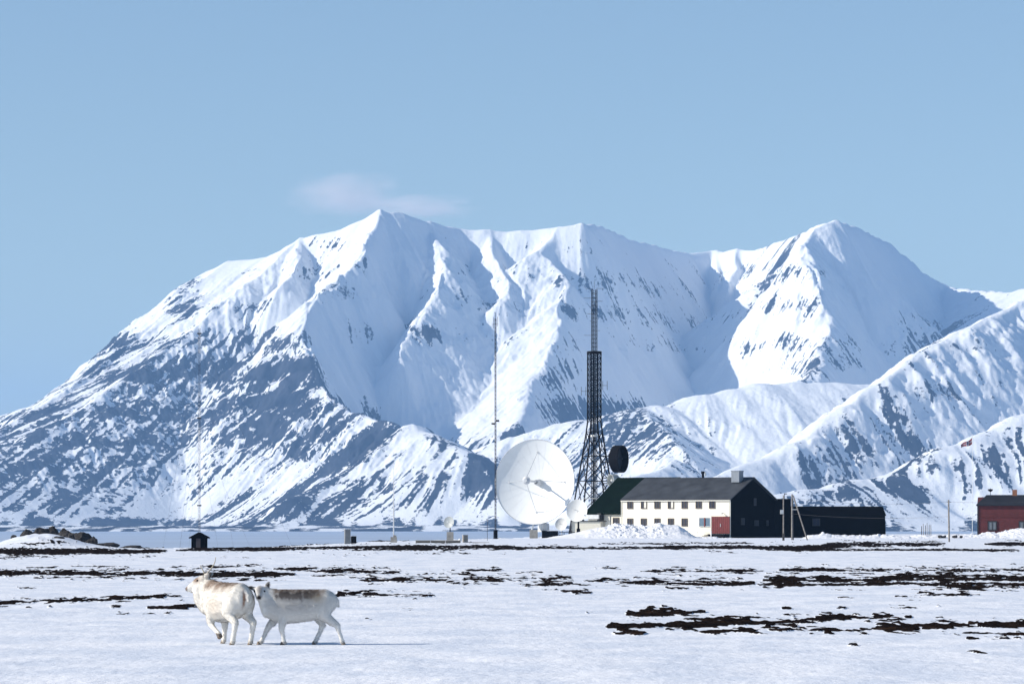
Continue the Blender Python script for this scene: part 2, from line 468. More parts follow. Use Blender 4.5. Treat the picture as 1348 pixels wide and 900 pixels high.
# ------------------------------------------------------------------ snow plain with bare tundra strips
STRIPS = [  # x0, y0, x1, y1 (photo), half thickness px, strength
 (-200,726,228,725.5,5,1.1), (225,724,470,722,4,.9), (280,721,700,720.5,4,1.0), (430,724,700,723,2.2,.8),
 (660,721,900,720,2.6,.9), (850,720.5,1130,719.5,3.4,1.05), (1075,717,1250,716,3.6,1.0), (1000,722.5,1350,724.5,2.2,.95), (1290,716,1500,715,4,1.1),
 (1150,713,1245,713,1.8,.6), (780,716,1000,715,1.5,.8),
 (-100,753,120,754,2.6,1.0), (60,755,395,756.5,3.4,1.1), (90,745.5,178,745,1.0,.6), (215,747,350,746,1.6,.75), (355,749,470,751.5,2.6,.9), (430,751.5,530,753,3,1.0),
 (560,748,665,751,2.0,.75), (470,763.5,560,762,4,1.05), (540,763,680,762,4,.95), (555,767,650,767,1.6,.7), (600,756,640,758,1.5,.6),
 (-50,797,60,793,2.2,.9), (50,793,150,789,2.8,1.0), (130,789,250,786.5,2.6,1.05), (110,796,185,794,2.0,.75), (190,801,270,799.5,2.4,.9),
 (440,782,575,784,2.0,1.0), (440,785,455,785,1.2,.7), (445,811,500,808.5,1.8,.95), (472,815,492,815,1.6,.8), (10,811,45,811,1.2,.7), (150,808,172,808,1.0,.7), (180,807,206,807,1.2,.7),
 (630,801,660,800,1.2,.6), (525,801,545,801,.9,.5),
 (780,749,820,749,1.2,.6), (838,752,1010,751,2.6,.95), (1020,749.5,1190,750,2.4,.9), (1195,750,1450,749,2.6,.9),
 (665,763,760,765,4,.95), (700,769,790,773,4,.95), (760,764,1000,766,2.2,.85), (800,768,1000,768,3,.95), (1000,763,1180,763,5,1.0), (1150,760,1450,761,5,1.1), (990,769,1350,768,3,1.0), (1200,770,1450,772,4,.95),
 (1175,784.5,1295,783.5,1.6,.75), (1100,786,1130,786,1,.5),
 (820,807.5,932,805,2.2,.95), (868,801.5,884,801.5,1.8,.9), (1028,800.5,1044,800.5,1.8,.9), (1100,799,1250,799,.8,.55), (770,806.5,795,806.5,1,.6),
 (795,826,900,822,3.6,1.35), (880,823,1100,815,4.2,1.4), (1060,814,1120,811,4,1.3), (1090,812,1205,810,3.2,1.0), (1010,819,1090,818,2,.7),
 (910,831,1030,829,2.0,.8), (1020,829,1160,827,2.4,.9), (1140,827,1240,823,3.2,1.0), (1210,826,1300,820,5,1.35), (1280,822,1480,822,6.5,1.4), (1245,832,1350,830,2.5,.8),
 (1270,838,1290,838,1.6,.9), (1115,849.5,1135,850,1.4,.85), (1255,861,1320,859,1.2,.6), (1180,811,1200,811,1.5,.8), (1320,852,1345,852,.9,.6), (240,772,262,772,1,.6), (20,773,50,775,.8,.6),
]
def coast(px):
    return np.interp(px, [-3000, 0, 250, 400, 560, 700, 900, 3000], [430, 430, 445, 445, 470, 640, 1000, 1100])
def lowland(px, D):
    return -0.75 * sstep(270, 430, D) * (1 - sstep(300, 520, px))
def ground_h(x, D, px):
    z = .05 * fbm(x / 14, D / 22, 201, 3) * sstep(8, 80, D) + .020 * fbm(x / 1.6, D / 2.2, 205, 3) + .007 * fbm(x / .35, D / .6, 207, 3)
    z = z + .12 * sstep(120, 300, D) * fbm(x / 30, D / 40, 209, 3)
    z = z * (1 - .8 * np.exp(-((D - 50) / 5) ** 2 - ((x + 3) / 3.0) ** 2))
    z = z + lowland(px, D)
    # mound on the left that carries the boulders
    mx = np.exp(-((px - 55) / 62.0) ** 2) * np.exp(-((D - 345) / 40.0) ** 2)
    z = z + 1.35 * mx * (1 + .3 * fbm(x / 3, D / 5, 211, 3))
    cd = coast(px) + 12 * fbm(px / 50, px * 0 + .5, 213, 3)
    z = z - 6.5 * sstep(0, 25, D - cd)
    return z
_rows = [1.5, 2.5, 4, 6, 9, 13, 18, 24, 30, 35]
_py = np.arange(695 + 7650 / 36.0, 702.0, -.36)
_rows = np.array(_rows + list(7650 / (_py - 695)) + [1150, 1200, 1300])
_cols = np.concatenate([np.arange(-9000, -200, 220), np.arange(-160, -30, 6), np.arange(-30, 1385, 1.3), np.arange(1390, 1520, 6), np.arange(1600, 10400, 220)])
CP, DD = np.meshgrid(_cols, _rows)
XX = (CP - CX) / F * DD
pyf = HY + 7650.0 / DD
mask = np.zeros_like(DD)
wig = .9 * fbm(CP / 45.0, pyf / 30, 230, 3)
for x0, y0, x1, y1, th, st in STRIPS:
    t = np.clip((CP - x0) / max(x1 - x0, 1), 0, 1)
    yl = y0 + (y1 - y0) * t
    L_ = max(x1 - x0, 1)
    tap = min(.35, 14 / L_ + .08)
    end = sstep(0, tap, (CP - x0) / L_) * sstep(0, tap, (x1 - CP) / L_)
    th2 = th * .92 * (.35 + .65 * end)
    m_ = st * (1.15 - ((pyf + wig - yl) / th2) ** 2 * .6) * sstep(0, .15, end)
    m_ = np.where((pyf < 724) & (np.abs(pyf - yl) < th2 * 3), m_, m_)
    m2 = .46 * st * (1.15 - ((pyf + wig - yl) / (th2 * 2.3 + .6)) ** 2 * .6) * sstep(0, .15, end)
    mask = np.maximum(mask, np.maximum(m_, m2))
cst = sstep(-25, -8, DD - coast(CP)) * .8
mask = np.maximum(mask, cst)
tn = .55 * fbm(XX / 1.1, DD / 5.0, 221, 4) + .45 * fbm(XX / .28, DD / 1.3, 225, 3)
tn2 = .8 * fbm(XX / 5, DD / 30, 227, 3)
far = sstep(90, 260, DD)
tm = mask - .74 + 2.3 * (tn * (1 - .55 * far)) + .55 * tn2 + .35 * far * fbm(XX / 3.2, DD / 30.0, 229, 3)
tm = np.where(mask > .02, tm, -1.0)
tms = sstep(-.02, .22, tm)
GZ = ground_h(XX, DD, CP)
amp = .023 * (1 + DD / 130.0)
hum = (.55 + 1.0 * fbm(XX / (.16 + .0012 * DD), DD / (.35 + .004 * DD), 241, 3) + .5 * fbm(XX / (.5 + .002 * DD), DD / 2.0, 243, 2))
GZ = GZ + tms * amp * np.clip(hum, -.1, 2.2)

def ground_material():
    m = bpy.data.materials.new('snow_and_tundra'); m.use_nodes = True
    nt = m.node_tree; N = nt.nodes; L = nt.links
    b = N['Principled BSDF']; b.inputs['Roughness'].default_value = .8; b.inputs['Specular IOR Level'].default_value = .0
    tc = N.new('ShaderNodeTexCoord')
    at = N.new('ShaderNodeAttribute'); at.attribute_name = 'tundra'
    n1 = N.new('ShaderNodeTexNoise'); n1.inputs['Scale'].default_value = 9; n1.inputs['Detail'].default_value = 6
    L.new(tc.outputs['Object'], n1.inputs['Vector'])
    ma = N.new('ShaderNodeMath'); ma.operation = 'MULTIPLY_ADD'; ma.inputs[1].default_value = .30; ma.inputs[2].default_value = -.15
    L.new(n1.outputs['Fac'], ma.inputs[0])
    ad = N.new('ShaderNodeMath'); ad.operation = 'ADD'
    L.new(at.outputs['Fac'], ad.inputs[0]); L.new(ma.outputs[0], ad.inputs[1])
    mr = N.new('ShaderNodeMapRange'); mr.inputs['From Min'].default_value = 0; mr.inputs['From Max'].default_value = .07
    L.new(ad.outputs[0], mr.inputs['Value'])
    # tundra colour: near black peat, rust brown moss, straw
    n2 = N.new('ShaderNodeTexNoise'); n2.inputs['Scale'].default_value = 1.3; n2.inputs['Detail'].default_value = 8; n2.inputs['Roughness'].default_value = .7
    L.new(tc.outputs['Object'], n2.inputs['Vector'])
    rr = N.new('ShaderNodeValToRGB')
    e = rr.color_ramp.elements
    e[0].position = .40; e[0].color = (.009, .008, .009, 1)
    e[1].position = .72; e[1].color = (.050, .030, .021, 1)
    x = e.new(.57); x.color = (.017, .012, .010, 1)
    L.new(n2.outputs['Fac'], rr.inputs['Fac'])
    # snow: blue-grey mottle paints in the bluish dapples of relief shading
    mp = N.new('ShaderNodeMapping'); mp.inputs['Scale'].default_value = (.5, .22, 1)
    L.new(tc.outputs['Object'], mp.inputs['Vector'])
    n3 = N.new('ShaderNodeTexNoise'); n3.inputs['Scale'].default_value = 1.6; n3.inputs['Detail'].default_value = 9; n3.inputs['Roughness'].default_value = .62
    L.new(mp.outputs[0], n3.inputs['Vector'])
    rs = N.new('ShaderNodeValToRGB')
    rs.color_ramp.elements[0].position = .40; rs.color_ramp.elements[0].color = (.68, .73, .81, 1)
    rs.color_ramp.elements[1].position = .60; rs.color_ramp.elements[1].color = (.84, .86, .90, 1)
    L.new(n3.outputs['Fac'], rs.inputs['Fac'])
    mx = N.new('ShaderNodeMix'); mx.data_type = 'RGBA'
    L.new(mr.outputs['Result'], mx.inputs['Factor']); L.new(rs.outputs['Color'], mx.inputs['A']); L.new(rr.outputs['Color'], mx.inputs['B'])
    L.new(mx.outputs['Result'], b.inputs['Base Color'])
    mp2 = N.new('ShaderNodeMapping'); mp2.inputs['Scale'].default_value = (3.0, 1.1, 1)
    L.new(tc.outputs['Object'], mp2.inputs['Vector'])
    n4 = N.new('ShaderNodeTexNoise'); n4.inputs['Scale'].default_value = 2.2; n4.inputs['Detail'].default_value = 8; n4.inputs['Roughness'].default_value = .6
    L.new(mp2.outputs[0], n4.inputs['Vector'])
    bp = N.new('ShaderNodeBump'); bp.inputs['Distance'].default_value = .05; bp.inputs['Strength'].default_value = .45
    L.new(n4.outputs['Fac'], bp.inputs['Height'])
    L.new(bp.outputs['Normal'], b.inputs['Normal'])
    return m
M_GROUND = ground_material()
gnd = grid_mesh('ground', XX[:, ::-1], DD[:, ::-1], GZ[:, ::-1], M_GROUND, dict(tundra=tm[:, ::-1]))
gnd.data.flip_normals()
tag(gnd, kind='structure')
def gz(x, y):
    x = np.array([x], dtype=np.float64); y = np.array([y], dtype=np.float64)
    return float(ground_h(x, y, x / y * F + CX)[0])
# ------------------------------------------------------------------ materials
m_cream = mat('cream_boards', (.80, .76, .64), .6, (1.5, .05))
m_black = mat('black_tarred_wood', (.003, .003, .0035), 1, (.6, .3), spec=.0)
m_slate = mat('dark_roofing', (.045, .05, .058), .7, (.5, .35), spec=.3)
m_green = mat('dark_green_roofing', (.005, .011, .007), 1, (.5, .3), spec=.0)
m_red = mat('red_boards', (.13, .005, .006), .6, (2.0, .2))
m_redwall = mat('red_house_boards', (.095, .014, .014), .8, (1.2, .2))
m_trim = mat('pale_trim', (.72, .70, .62), .6)
m_frame = mat('brown_window_frame', (.10, .07, .055), .6)
m_glass = mat('window_glass', (.035, .04, .055), .12, spec=.6)
m_glass2 = mat('window_glass_dim', (.03, .035, .05), .4, spec=.5)
m_curt = mat('curtain', (.7, .68, .6), .8)
m_blackframe = mat('black_window_frame', (.02, .02, .022), .6)
m_metal = mat('galvanised_metal', (.52, .54, .56), .45, (3, .15), metal=.3)
m_dmetal = mat('dark_steel', (.008, .008, .010), .8, (2, .3), spec=.1)
m_mmetal = mat('mast_steel', (.05, .05, .06), .7, (2, .3), spec=.2)
m_white = mat('white_paint', (.80, .81, .80), .45, (1.2, .04))
m_dish = mat('white_reflector_paint', (.80, .82, .82), .5, (.6, .03), spec=.3)
m_greydish = mat('pale_grey_paint', (.42, .45, .45), .5, (2, .1))
m_conc = mat('concrete', (.33, .31, .28), .9, (2.0, .25), bump=.3)
m_woodp = mat('weathered_pole_wood', (.24, .22, .20), .85, (4, .35))
m_dwood = mat('dark_pole_wood', (.06, .055, .05), .85, (4, .35))
m_brick = mat('orange_brick', (.30, .13, .07), .85, (6, .3))
m_wire = mat('black_wire', (.05, .05, .055), .6)
m_blackgear = mat('black_equipment', (.006, .006, .008), .9, spec=.1)
m_flag = mat('dark_red_flag_cloth', (.20, .02, .03), .8)
m_flagb = mat('dark_blue_flag_cloth', (.02, .03, .12), .8)
m_flagw = mat('white_flag_cloth', (.6, .6, .62), .8)

def window(parent, x0, x1, z0, z1, y=-.06, frame=None, glass=None, mull=1, curtain=False, depth=.1, cross=False, fw=.09):
    """framed window on a wall in the local plane y; opens towards -y"""
    f = MB()
    frame = frame or m_frame; glass = glass or m_glass
    f.box(((x0 + x1) / 2, y, z1 - fw / 2), (x1 - x0, depth, fw))
    f.box(((x0 + x1) / 2, y, z0 + fw / 2), (x1 - x0, depth + .06, fw))
    f.box((x0 + fw / 2, y, (z0 + z1) / 2), (fw, depth, z1 - z0 - 2 * fw))
    f.box((x1 - fw / 2, y, (z0 + z1) / 2), (fw, depth, z1 - z0 - 2 * fw))
    for k in range(mull):
        xm = x0 + (x1 - x0) * (k + 1) / (mull + 1)
        f.box((xm, y, (z0 + z1) / 2), (fw * .7, depth * .8, z1 - z0 - 2 * fw))
    w = f.build('window', frame, parent)
    g = MB().box(((x0 + x1) / 2, y + .02, (z0 + z1) / 2), (x1 - x0 - fw, .02, z1 - z0 - fw))
    g.build('pane', glass, w)
    if curtain:
        c = MB().box((x0 + (x1 - x0) * .70, y - .0, (z0 + z1) / 2), ((x1 - x0) * .42, .015, z1 - z0 - 2 * fw))
        c.build('curtain', m_curt, w)
    return w

TH = math.radians(35)
c35, s35 = math.cos(TH), math.sin(TH)
# ---------------- station house
S = 600 / F
st = empty('station_house', ((961 - CX) * S, 600, 0), -TH,
           'long two-storey cream house with dark slate roof, black gable end and red plank door', 'house')
X = lambda px: (px - 961) * S / c35
Y = lambda px: (px - 961) * S / s35
Z = lambda py: (HY - py) * S + CAMZ
EZ, RZ, W_, L0 = Z(656.5), Z(628), 13.9, X(822)
b = MB()
b.poly([(L0, .12, -.5), (0, .12, -.5), (0, .12, EZ - .12), (L0, .12, EZ - .12)], (0, 0, 0)) if False else None
pent = [(-.12, 0.14, -.5), (-.12, W_, -.5), (-.12, W_, EZ - .1), (-.12, W_ / 2, RZ - .18), (-.12, 0.14, EZ - .1)]
b.poly(pent, (L0 + .12, 0, 0))
b.build('wall', m_black, st, label='black tarred gable and rear walls')
f = MB().box((L0 / 2 - .06, .07, (EZ - .6) / 2), (-L0 - .12, .14, EZ + .4))
f.build('wall', m_cream, st, label='cream front wall')
f = MB()   # plank joints are part of the gable
r = MB()
ov = .25
def roof_slab(mb, xa, xb, y0, z0, y1, z1, th=.18):
    mb.poly([(xa, y0, z0), (xa, y1, z1), (xa, y1, z1 + th), (xa, y0, z0 + th)], (xb - xa, 0, 0))
k_ = (RZ - EZ) / (W_ / 2)
roof_slab(r, L0 - .2, .25, -ov, EZ - k_ * ov - .05, W_ / 2, RZ - .05)
roof_slab(r, L0 - .2, .25, W_ + ov, EZ - k_ * ov - .05, W_ / 2, RZ - .052)
rf = r.build('roof', m_slate, st)
t = MB()
t.box((L0 / 2, -ov + .02, EZ - k_ * ov - .12), (-L0 + .3, .06, .14))
t.bar((L0 - .12, -.05, 0), (L0 - .12, -.05, EZ - .2), .07, n=4)
t.bar((.03, .03, 0), (.03, .03, EZ - .2), .07, n=4)
t.build('trim', m_trim, st)
for i, px in enumerate((832.5, 850.5, 868, 885.5, 903.2, 921.3, 938.5)):
    window(st, X(px - 3.8), X(px + 3.8), Z(668.8), Z(657.6), mull=1, curtain=i in (1, 3))
for i, px in enumerate((832.5, 850.3, 868, 885.5, 903.2)):
    window(st, X(px - 3.8), X(px + 3.8), Z(692.3), Z(681.8), mull=1)
wm = window(st, X(921.8), X(936.6), Z(693), Z(680.8), mull=0, frame=m_metal, glass=mat('blue_grey_glass', (.12, .18, .24), .2))
MB().box((X(929.2), -.08, Z(687)), (.22, .12, (693 - 681) * S)).build('mullion', m_red, wm)
dr = MB()
nx = 9
for k in range(nx):
    w_ = (X(961) - X(938)) / nx
    dr.box((X(938) + w_ * (k + .5), -.06, (Z(679.5) + Z(702)) / 2), (w_ * .93, .1, (702 - 679.5) * S))
dr.box(((X(938) + X(961)) / 2, -.03, (Z(679.5) + Z(702)) / 2), ((X(961) - X(938)), .06, (702 - 679.6) * S))
dro = dr.build('door', m_red, st)
MB().box((X(937.4), -.07, (Z(679) + Z(702)) / 2), (.14, .13, 23 * S)).build('door_post', m_trim, st)
MB().box((X(949.5), -.14, Z(691)), (.08, .08, .5)).build('handle', m_metal, dro)
lm = MB(); lm.bar((X(953), 0, Z(675)), (X(953), -.5, Z(675.2)), .05); lm.lathe([(.05, .1), (.17, .0), (.17, -.08), (.02, -.1)], 12, T=(X(953), -.55, Z(675.5)))
lm.build('wall_lamp', m_metal, st)
sr = MB()  # dark steps and landing under the red door
sr.box((X(951), -1.0, .55), (3.0, 1.9, .12))
for k in range(4): sr.box((X(938) - .2 - .32 * k, -1.0, .42 - .13 * k), (.34, 1.7, .08))
sr.poly([(X(938), -1.9, .5), (X(961), -1.9, .5), (X(961), -1.9, -.2), (X(952), -1.9, -.2)], (0, 1.7, 0))
sr.build('steps', m_blackgear, st)
ra = MB()
ra.box((X(945.5), -2.0, .45), (.14, .14, 1.35)); ra.box((X(936.5), -2.0, 1.1), (2.6, .1, .1)); ra.box((X(927.5), -2.0, .6), (.1, .1, 1.1))
ra.build('handrail', m_white, st)
ch = MB(); ch.box((-2.0, W_ / 2 - 1.5, (Z(634) + Z(619.5)) / 2), (1.45, 1.3, 14.5 * S)); ch.box((-2.0, W_ / 2 - 1.5, Z(619)), (1.6, 1.45, .12))
ch.build('chimney', mat('grey_chimney_cladding', (.20, .23, .27), .6, (2, .1)), rf)
vp = MB(); vp.bar((-9.4, W_ / 2, RZ - .3), (-9.4, W_ / 2, RZ + 1.0), .2, n=12); vp.bar((-9.4, W_ / 2, RZ + .72), (-9.4, W_ / 2, RZ + 1.12), .32, n=12)
vp.build('vent_pipe', m_dmetal, rf)
vb = MB().box((-8.95, W_ / 2, RZ + .65), (.12, .3, .6)); vb.build('vent_plate', m_metal, rf)
# faint openings in the black gable (local plane x = 0)
for px, py, w_, h_ in ((998, 660, .8, 1.2), (980, 686, 1.1, 1.1), (1000, 688, 1.3, .9), (1016, 688, .7, .9)):
    g = MB(); yy = Y(px)
    g.box((-.09, yy, Z(py)), (.1, w_, h_))
    wd = g.build('window', m_blackframe, st)
    g = MB(); g.box((-.035, yy - w_ * .23, Z(py)), (.02, w_ * .38, h_ * .8)); g.box((-.035, yy + w_ * .23, Z(py)), (.02, w_ * .38, h_ * .8)); g.build('pane', mat('dim_pane', (.025, .027, .035), .6, spec=.2), wd)

# ---------------- green roofed hall behind
D2 = 625; S2_ = D2 / F
gh = empty('green_roofed_hall', ((772 - CX) * S2_, D2, 0), -TH,
           'cream hall under a steep dark green roof behind the left end of the house', 'building')
z2 = lambda py: (HY - py) * S2_ + CAMZ
x2 = lambda px: (px - 772) * S2_ / c35
ez, rz_, hw, ln = z2(675.5), z2(630), 9.6, 12.2
b = MB()
b.poly([(0.2, .2, -.5), (0.2, 2 * hw, -.5), (.2, 2 * hw, ez - .05), (.2, hw, rz_ - .3), (.2, .2, ez - .05)], (ln - .2, 0, 0))
b.build('wall', m_cream, gh)
r = MB(); k_ = (rz_ - ez) / hw
roof_slab(r, -.25, ln, -.3, ez - k_ * .3, hw, rz_, .3)
roof_slab(r, -.25, ln, 2 * hw + .3, ez - k_ * .3, hw, rz_ - .004, .3)
r.build('roof', m_green, gh)
window(gh, x2(805.5), x2(813.5), z2(689), z2(681), y=.14, glass=m_glass)
MB().box((1.6, -.55, z2(680)), (3.2, 1.3, .7)).build('lean_to', m_metal, gh)
MB().box((x2(791.5), -.3, z2(683)), (.7, .9, 1.9)).build('flue_box', m_blackframe, gh)
dn = MB(); dn.bar((x2(802), .1, 0), (x2(802), .1, ez - .4), .07); dn.build('downpipe', m_metal, gh)
# low cream annex in front of the hall
D3 = 612; S3 = D3 / F
an = empty('low_annex', ((752 - CX) * S3, D3, 0), -math.radians(12), 'low cream annex with a dark corner post behind the round antennas', 'annex')
MB().box((2.45, 2.0, 1.05), (4.7, 4, 3.1)).build('wall', mat('pale_annex_boards', (.78, .74, .62), .6, (1.5, .05)), an)
MB().box((2.45, 2.0, 2.68), (5.1, 4.4, .14)).build('roof', m_slate, an)
MB().box((-.02, -.12, 1.2), (.2, .2, 2.9)).build('corner_post', m_blackframe, an)

# ---------------- low black building
D4 = 615; S4 = D4 / F
lb = empty('low_black_building', ((1036 - CX) * S4, D4, 0), math.radians(8), 'low flat black building with two narrow panes, joined to the right of the black gable', 'building')
wd_ = (1168 - 1036) * S4 / math.cos(math.radians(8))
hz_ = (HY - 666) * S4 + CAMZ
b = MB()
b.poly([(0, 0, -.5), (wd_, 0, -.5), (wd_ - .12, 0, hz_ - 1.5), (0, 0, hz_ - 1.5)], (0, 9, 0))
b.build('wall', m_black, lb)
r = MB()
r.poly([(-.3, -.35, hz_ - 1.55), (-.3, 9.3, hz_ - 1.55), (-.3, 8, hz_), (-.3, 2.2, hz_)], (wd_ + .3, 0, 0))
r.build('roof', m_black, lb)
window(lb, (1070 - 1036) * S4, (1080.5 - 1036) * S4, (HY - 692) * S4 + CAMZ, (HY - 682) * S4 + CAMZ, y=-.05, frame=m_blackframe, glass=mat('dim_blue_pane', (.03, .035, .055), .5, spec=.2))
lk = MB(); lk.box((-.9, 2, 3.0), (2.6, 6, 6.6)); lk.build('link_block', m_black, lb)
ap = MB(); ap.bar((-.5, -.5, 6.0), (-.5, -.5, 7.2), .05); ap.box((-.35, -.5, 7.1), (.5, .1, .12)); ap.build('bracket', m_blackgear, lb)

# ---------------- red house
D5 = 610; S5 = D5 / F
rh = empty('red_house', ((1286.5 - CX) * S5, D5, 0), math.radians(-8.2), 'dark red wooden house with black corner boards and grey roof at the right edge', 'house')
z5 = lambda py: (HY - py) * S5 + CAMZ
x5 = lambda px: (px - 1286.5) * S5
Lr = 15.0
b = MB(); b.poly([(0, 0, -.5), (0, 8, -.5), (0, 8, z5(664.5)), (0, 4, z5(653) - .1), (0, 0, z5(664.5))], (Lr, 0, 0))
b.build('wall', m_redwall, rh)
r = MB(); k_ = (z5(652.5) - z5(664.5)) / 4
r.poly([(-.15, -.35, z5(664.5) - .35 * k_), (x5(1298), 4, z5(652.5)), (Lr - 1.2, 4, z5(652.5)), (Lr + .2, -.35, z5(664.5) - .35 * k_)], (0, 0, .2))
r.poly([(-.15, 8.35, z5(664.5) - .35 * k_), (x5(1298), 4.004, z5(652.5)), (Lr - 1.2, 4.004, z5(652.5)), (Lr + .2, 8.35, z5(664.5) - .35 * k_)], (0, 0, .2))
r.poly([(-.17, -.35, z5(664.5) - .35 * k_), (-.17, 8.35, z5(664.5) - .35 * k_), (x5(1298), 4, z5(652.5))], (0, 0, .19))
rr_ = r.build('roof', mat('charcoal_roofing', (.018, .02, .026), .8, (.5, .3), spec=.2), rh)
MB().box((.09, -.05, z5(664.5) / 2), (.2, .12, z5(664.5) + .4)).build('corner_board', m_blackframe, rh)
MB().box((Lr / 2, -.03, z5(680.5)), (Lr - .4, .06, .07)).build('string_course', mat('dark_red_trim', (.10, .015, .013), .7), rh)
for px in (1306, 1346.5, 1386):
    window(rh, x5(px - 6), x5(px + 6), z5(698), z5(685.5), y=-.08, frame=m_blackframe, glass=mat('curtained_glass', (.16, .18, .2), .3), mull=1, fw=.16)
ck = MB(); ck.box((x5(1335), 4, z5(648.5)), (.75, .75, 9 * S5)); ck.build('chimney', m_brick, rr_)
cw = MB(); cw.bar((x5(1303), 4, z5(653)), (x5(1303), 4, z5(642)), .05); cw.lathe([(.05, -.1), (.4, .1), (.42, .2), (.05, .3)], 10, T=(x5(1303), 4, z5(646))); cw.bar((x5(1303) - .4, 4, z5(643.5)), (x5(1303) + .4, 4, z5(643.5)), .05)
cw.build('vent_cowl', m_dmetal, rr_)
# ------------------------------------------------------------------ antennas and masts
def boresight_matrix(yaw, el):
    """local +Z becomes the dish axis; yaw measured from -Y towards -X"""
    a = math.radians(yaw); e = math.radians(el)
    d = Vector((-math.sin(a) * math.cos(e), -math.cos(a) * math.cos(e), math.sin(e)))
    side = Vector((0, 0, 1)).cross(d).normalized()
    up = d.cross(side)
    return Matrix((side, up, d)).transposed()   # columns side, up, d
def dish_profile(R, fl, n=22, th=.05):
    pr = [(R * i / n, (R * i / n) ** 2 / (4 * fl)) for i in range(n + 1)]
    return [(max(r, .001), z) for r, z in pr] + [(R + th * .6, pr[-1][1] + th * .3), (R + th * .6, pr[-1][1] - th)] + [(max(r, .001), z - th * 2) for r, z in pr[::-1]]
def dish(name, px, py, D, Rpx, yaw, el, fl, label, cat, group, m_r=None, struts=4, feed=True, n=72):
    s = D / F
    c = P(px, py, D)          # rim centre
    R = Rpx * s
    M = boresight_matrix(yaw, el)
    dpt = R * R / (4 * fl)
    V = c - M @ Vector((0, 0, dpt))     # vertex
    base = Vector((c.x + .3 * M.col[2].x * 0, V.y, 0))
    base.x = V.x
    t = empty(name, (V.x, V.y, gz(V.x, V.y)), 0, label, cat, group)
    o = Vector((V.x, V.y, gz(V.x, V.y)))
    T = V - o
    mb = MB().lathe(dish_profile(R, fl, 26, R * .012), n, M, T)
    rf = mb.build('reflector', m_r or m_dish, t, smooth=True)
    return t, rf, M, T, R, fl, s

# big dish
t, rf, M, T, R, fl, s = dish('satellite_dish', 703.8, 634, 585, 56, 22, 3, 5.4,
    'huge white satellite dish with feed tube and four struts, left of the green-roofed hall', 'satellite dish', None, n=96)
o = T
pt = lambda x, y, z: M @ Vector((x, y, z)) + T
q = MB()   # radial and ring seams, proud of the skin
for k in range(24):
    a = 2 * math.pi * k / 24
    pr = [(R * i / 10) for i in range(1, 11)]
    for r0, r1 in zip(pr[:-1], pr[1:]):
        q.bar(pt(r0 * math.cos(a), r0 * math.sin(a), r0 * r0 / (4 * fl) + .004), pt(r1 * math.cos(a), r1 * math.sin(a), r1 * r1 / (4 * fl) + .004), .010, n=4)
for r0 in (R * .36, R * .7):
    for k in range(72):
        a, b_ = 2 * math.pi * k / 72, 2 * math.pi * (k + 1) / 72
        q.bar(pt(r0 * math.cos(a), r0 * math.sin(a), r0 * r0 / (4 * fl) + .004), pt(r0 * math.cos(b_), r0 * math.sin(b_), r0 * r0 / (4 * fl) + .004), .010, n=4)
q.build('panel_seams', mat('seam_grey', (.79, .81, .81), .6), rf)
rim = MB()
for k in range(96):
    a, b_ = 2 * math.pi * k / 96, 2 * math.pi * (k + 1) / 96
    rim.bar(pt(R * math.cos(a), R * math.sin(a), R * R / (4 * fl)), pt(R * math.cos(b_), R * math.sin(b_), R * R / (4 * fl)), .06, n=5)
rim.build('rim', m_metal, t)
fd = MB()
fd.lathe([(.001, 0.02), (.55, 0.02), (.55, .5), (.42, .62), (.42, 1.35), (.3, 1.5), (.3, 1.1), (.001, 1.1)], 28, M, T)
fd.build('feed_horn', m_metal, t, smooth=False)
ft = MB(); ft.lathe([(.14, 1.0), (.14, 5.0)], 12, M, T); ft.build('feed_tube', m_metal, t)
su = MB(); su.lathe([(.001, 5.0), (.35, 5.02), (.62, 5.3), (.62, 5.5), (.3, 5.7), (.3, 5.95), (.001, 5.95)], 28, M, T)
su.build('subreflector', m_metal, t, smooth=False)
rs = 4.65; zs = rs * rs / (4 * fl)
for ax, ay in ((1, 0), (-1, 0), (0, 1), (0, -1)):
    b_ = MB().bar(pt(ax * rs, ay * rs, zs), pt(ax * .4, ay * .4, 5.4), .045, n=6)
    b_.bar(pt(ax * rs, ay * rs, zs - .02), pt(ax * rs, ay * rs, zs + .12), .13, n=8)
    b_.build('strut', m_white if ax == -1 and False else m_metal, t)
bk = MB()
bk.lathe([(1.6, -.1), (1.5, -1.5), (.9, -1.6), (.001, -1.6)], 24, M, T)
for k in range(16):
    a = 2 * math.pi * k / 16
    r1 = R * .95
    bk.bar(pt(1.5 * math.cos(a), 1.5 * math.sin(a), -1.4), pt(r1 * math.cos(a), r1 * math.sin(a), r1 * r1 / (4 * fl) - .15), .06, n=5)
bk.build('backing_frame', m_metal, t)
pd = MB()
c0 = pt(0, 0, -1.3)
pd.bar((c0.x, c0.y, c0.z), (c0.x, c0.y + .2, 1.0), .55, .75, n=12)
pd.bar((-.95, -.6, 2.0), (-1.3, -.4, .9), .12, n=8); pd.bar((-1.3, -.4, .9), (-.5, .6, 3.5), .1, n=6)
pd.build('pedestal', m_white, t)
x0_, y0_ = T.x, T.y
def loc(px, py, D): return P(px, py, D) - Vector((t.location))
a_ = loc(702.5, 702.5, 583); MB().box((a_.x, a_.y, .45), (1.25, 1.25, 1.75)).build('foundation_block', m_conc, t)
a_ = loc(717.5, 693, 587); MB().lathe([(.65, -.55), (.65, .45), (.5, .55), (.001, .55)], 18, T=(a_.x, a_.y, a_.z)).build('drum', m_metal, t)
a_ = loc(724, 703, 587); MB().box((a_.x, a_.y, .35), (2.5, 1.6, 1.6)).build('plinth', m_blackgear, t)

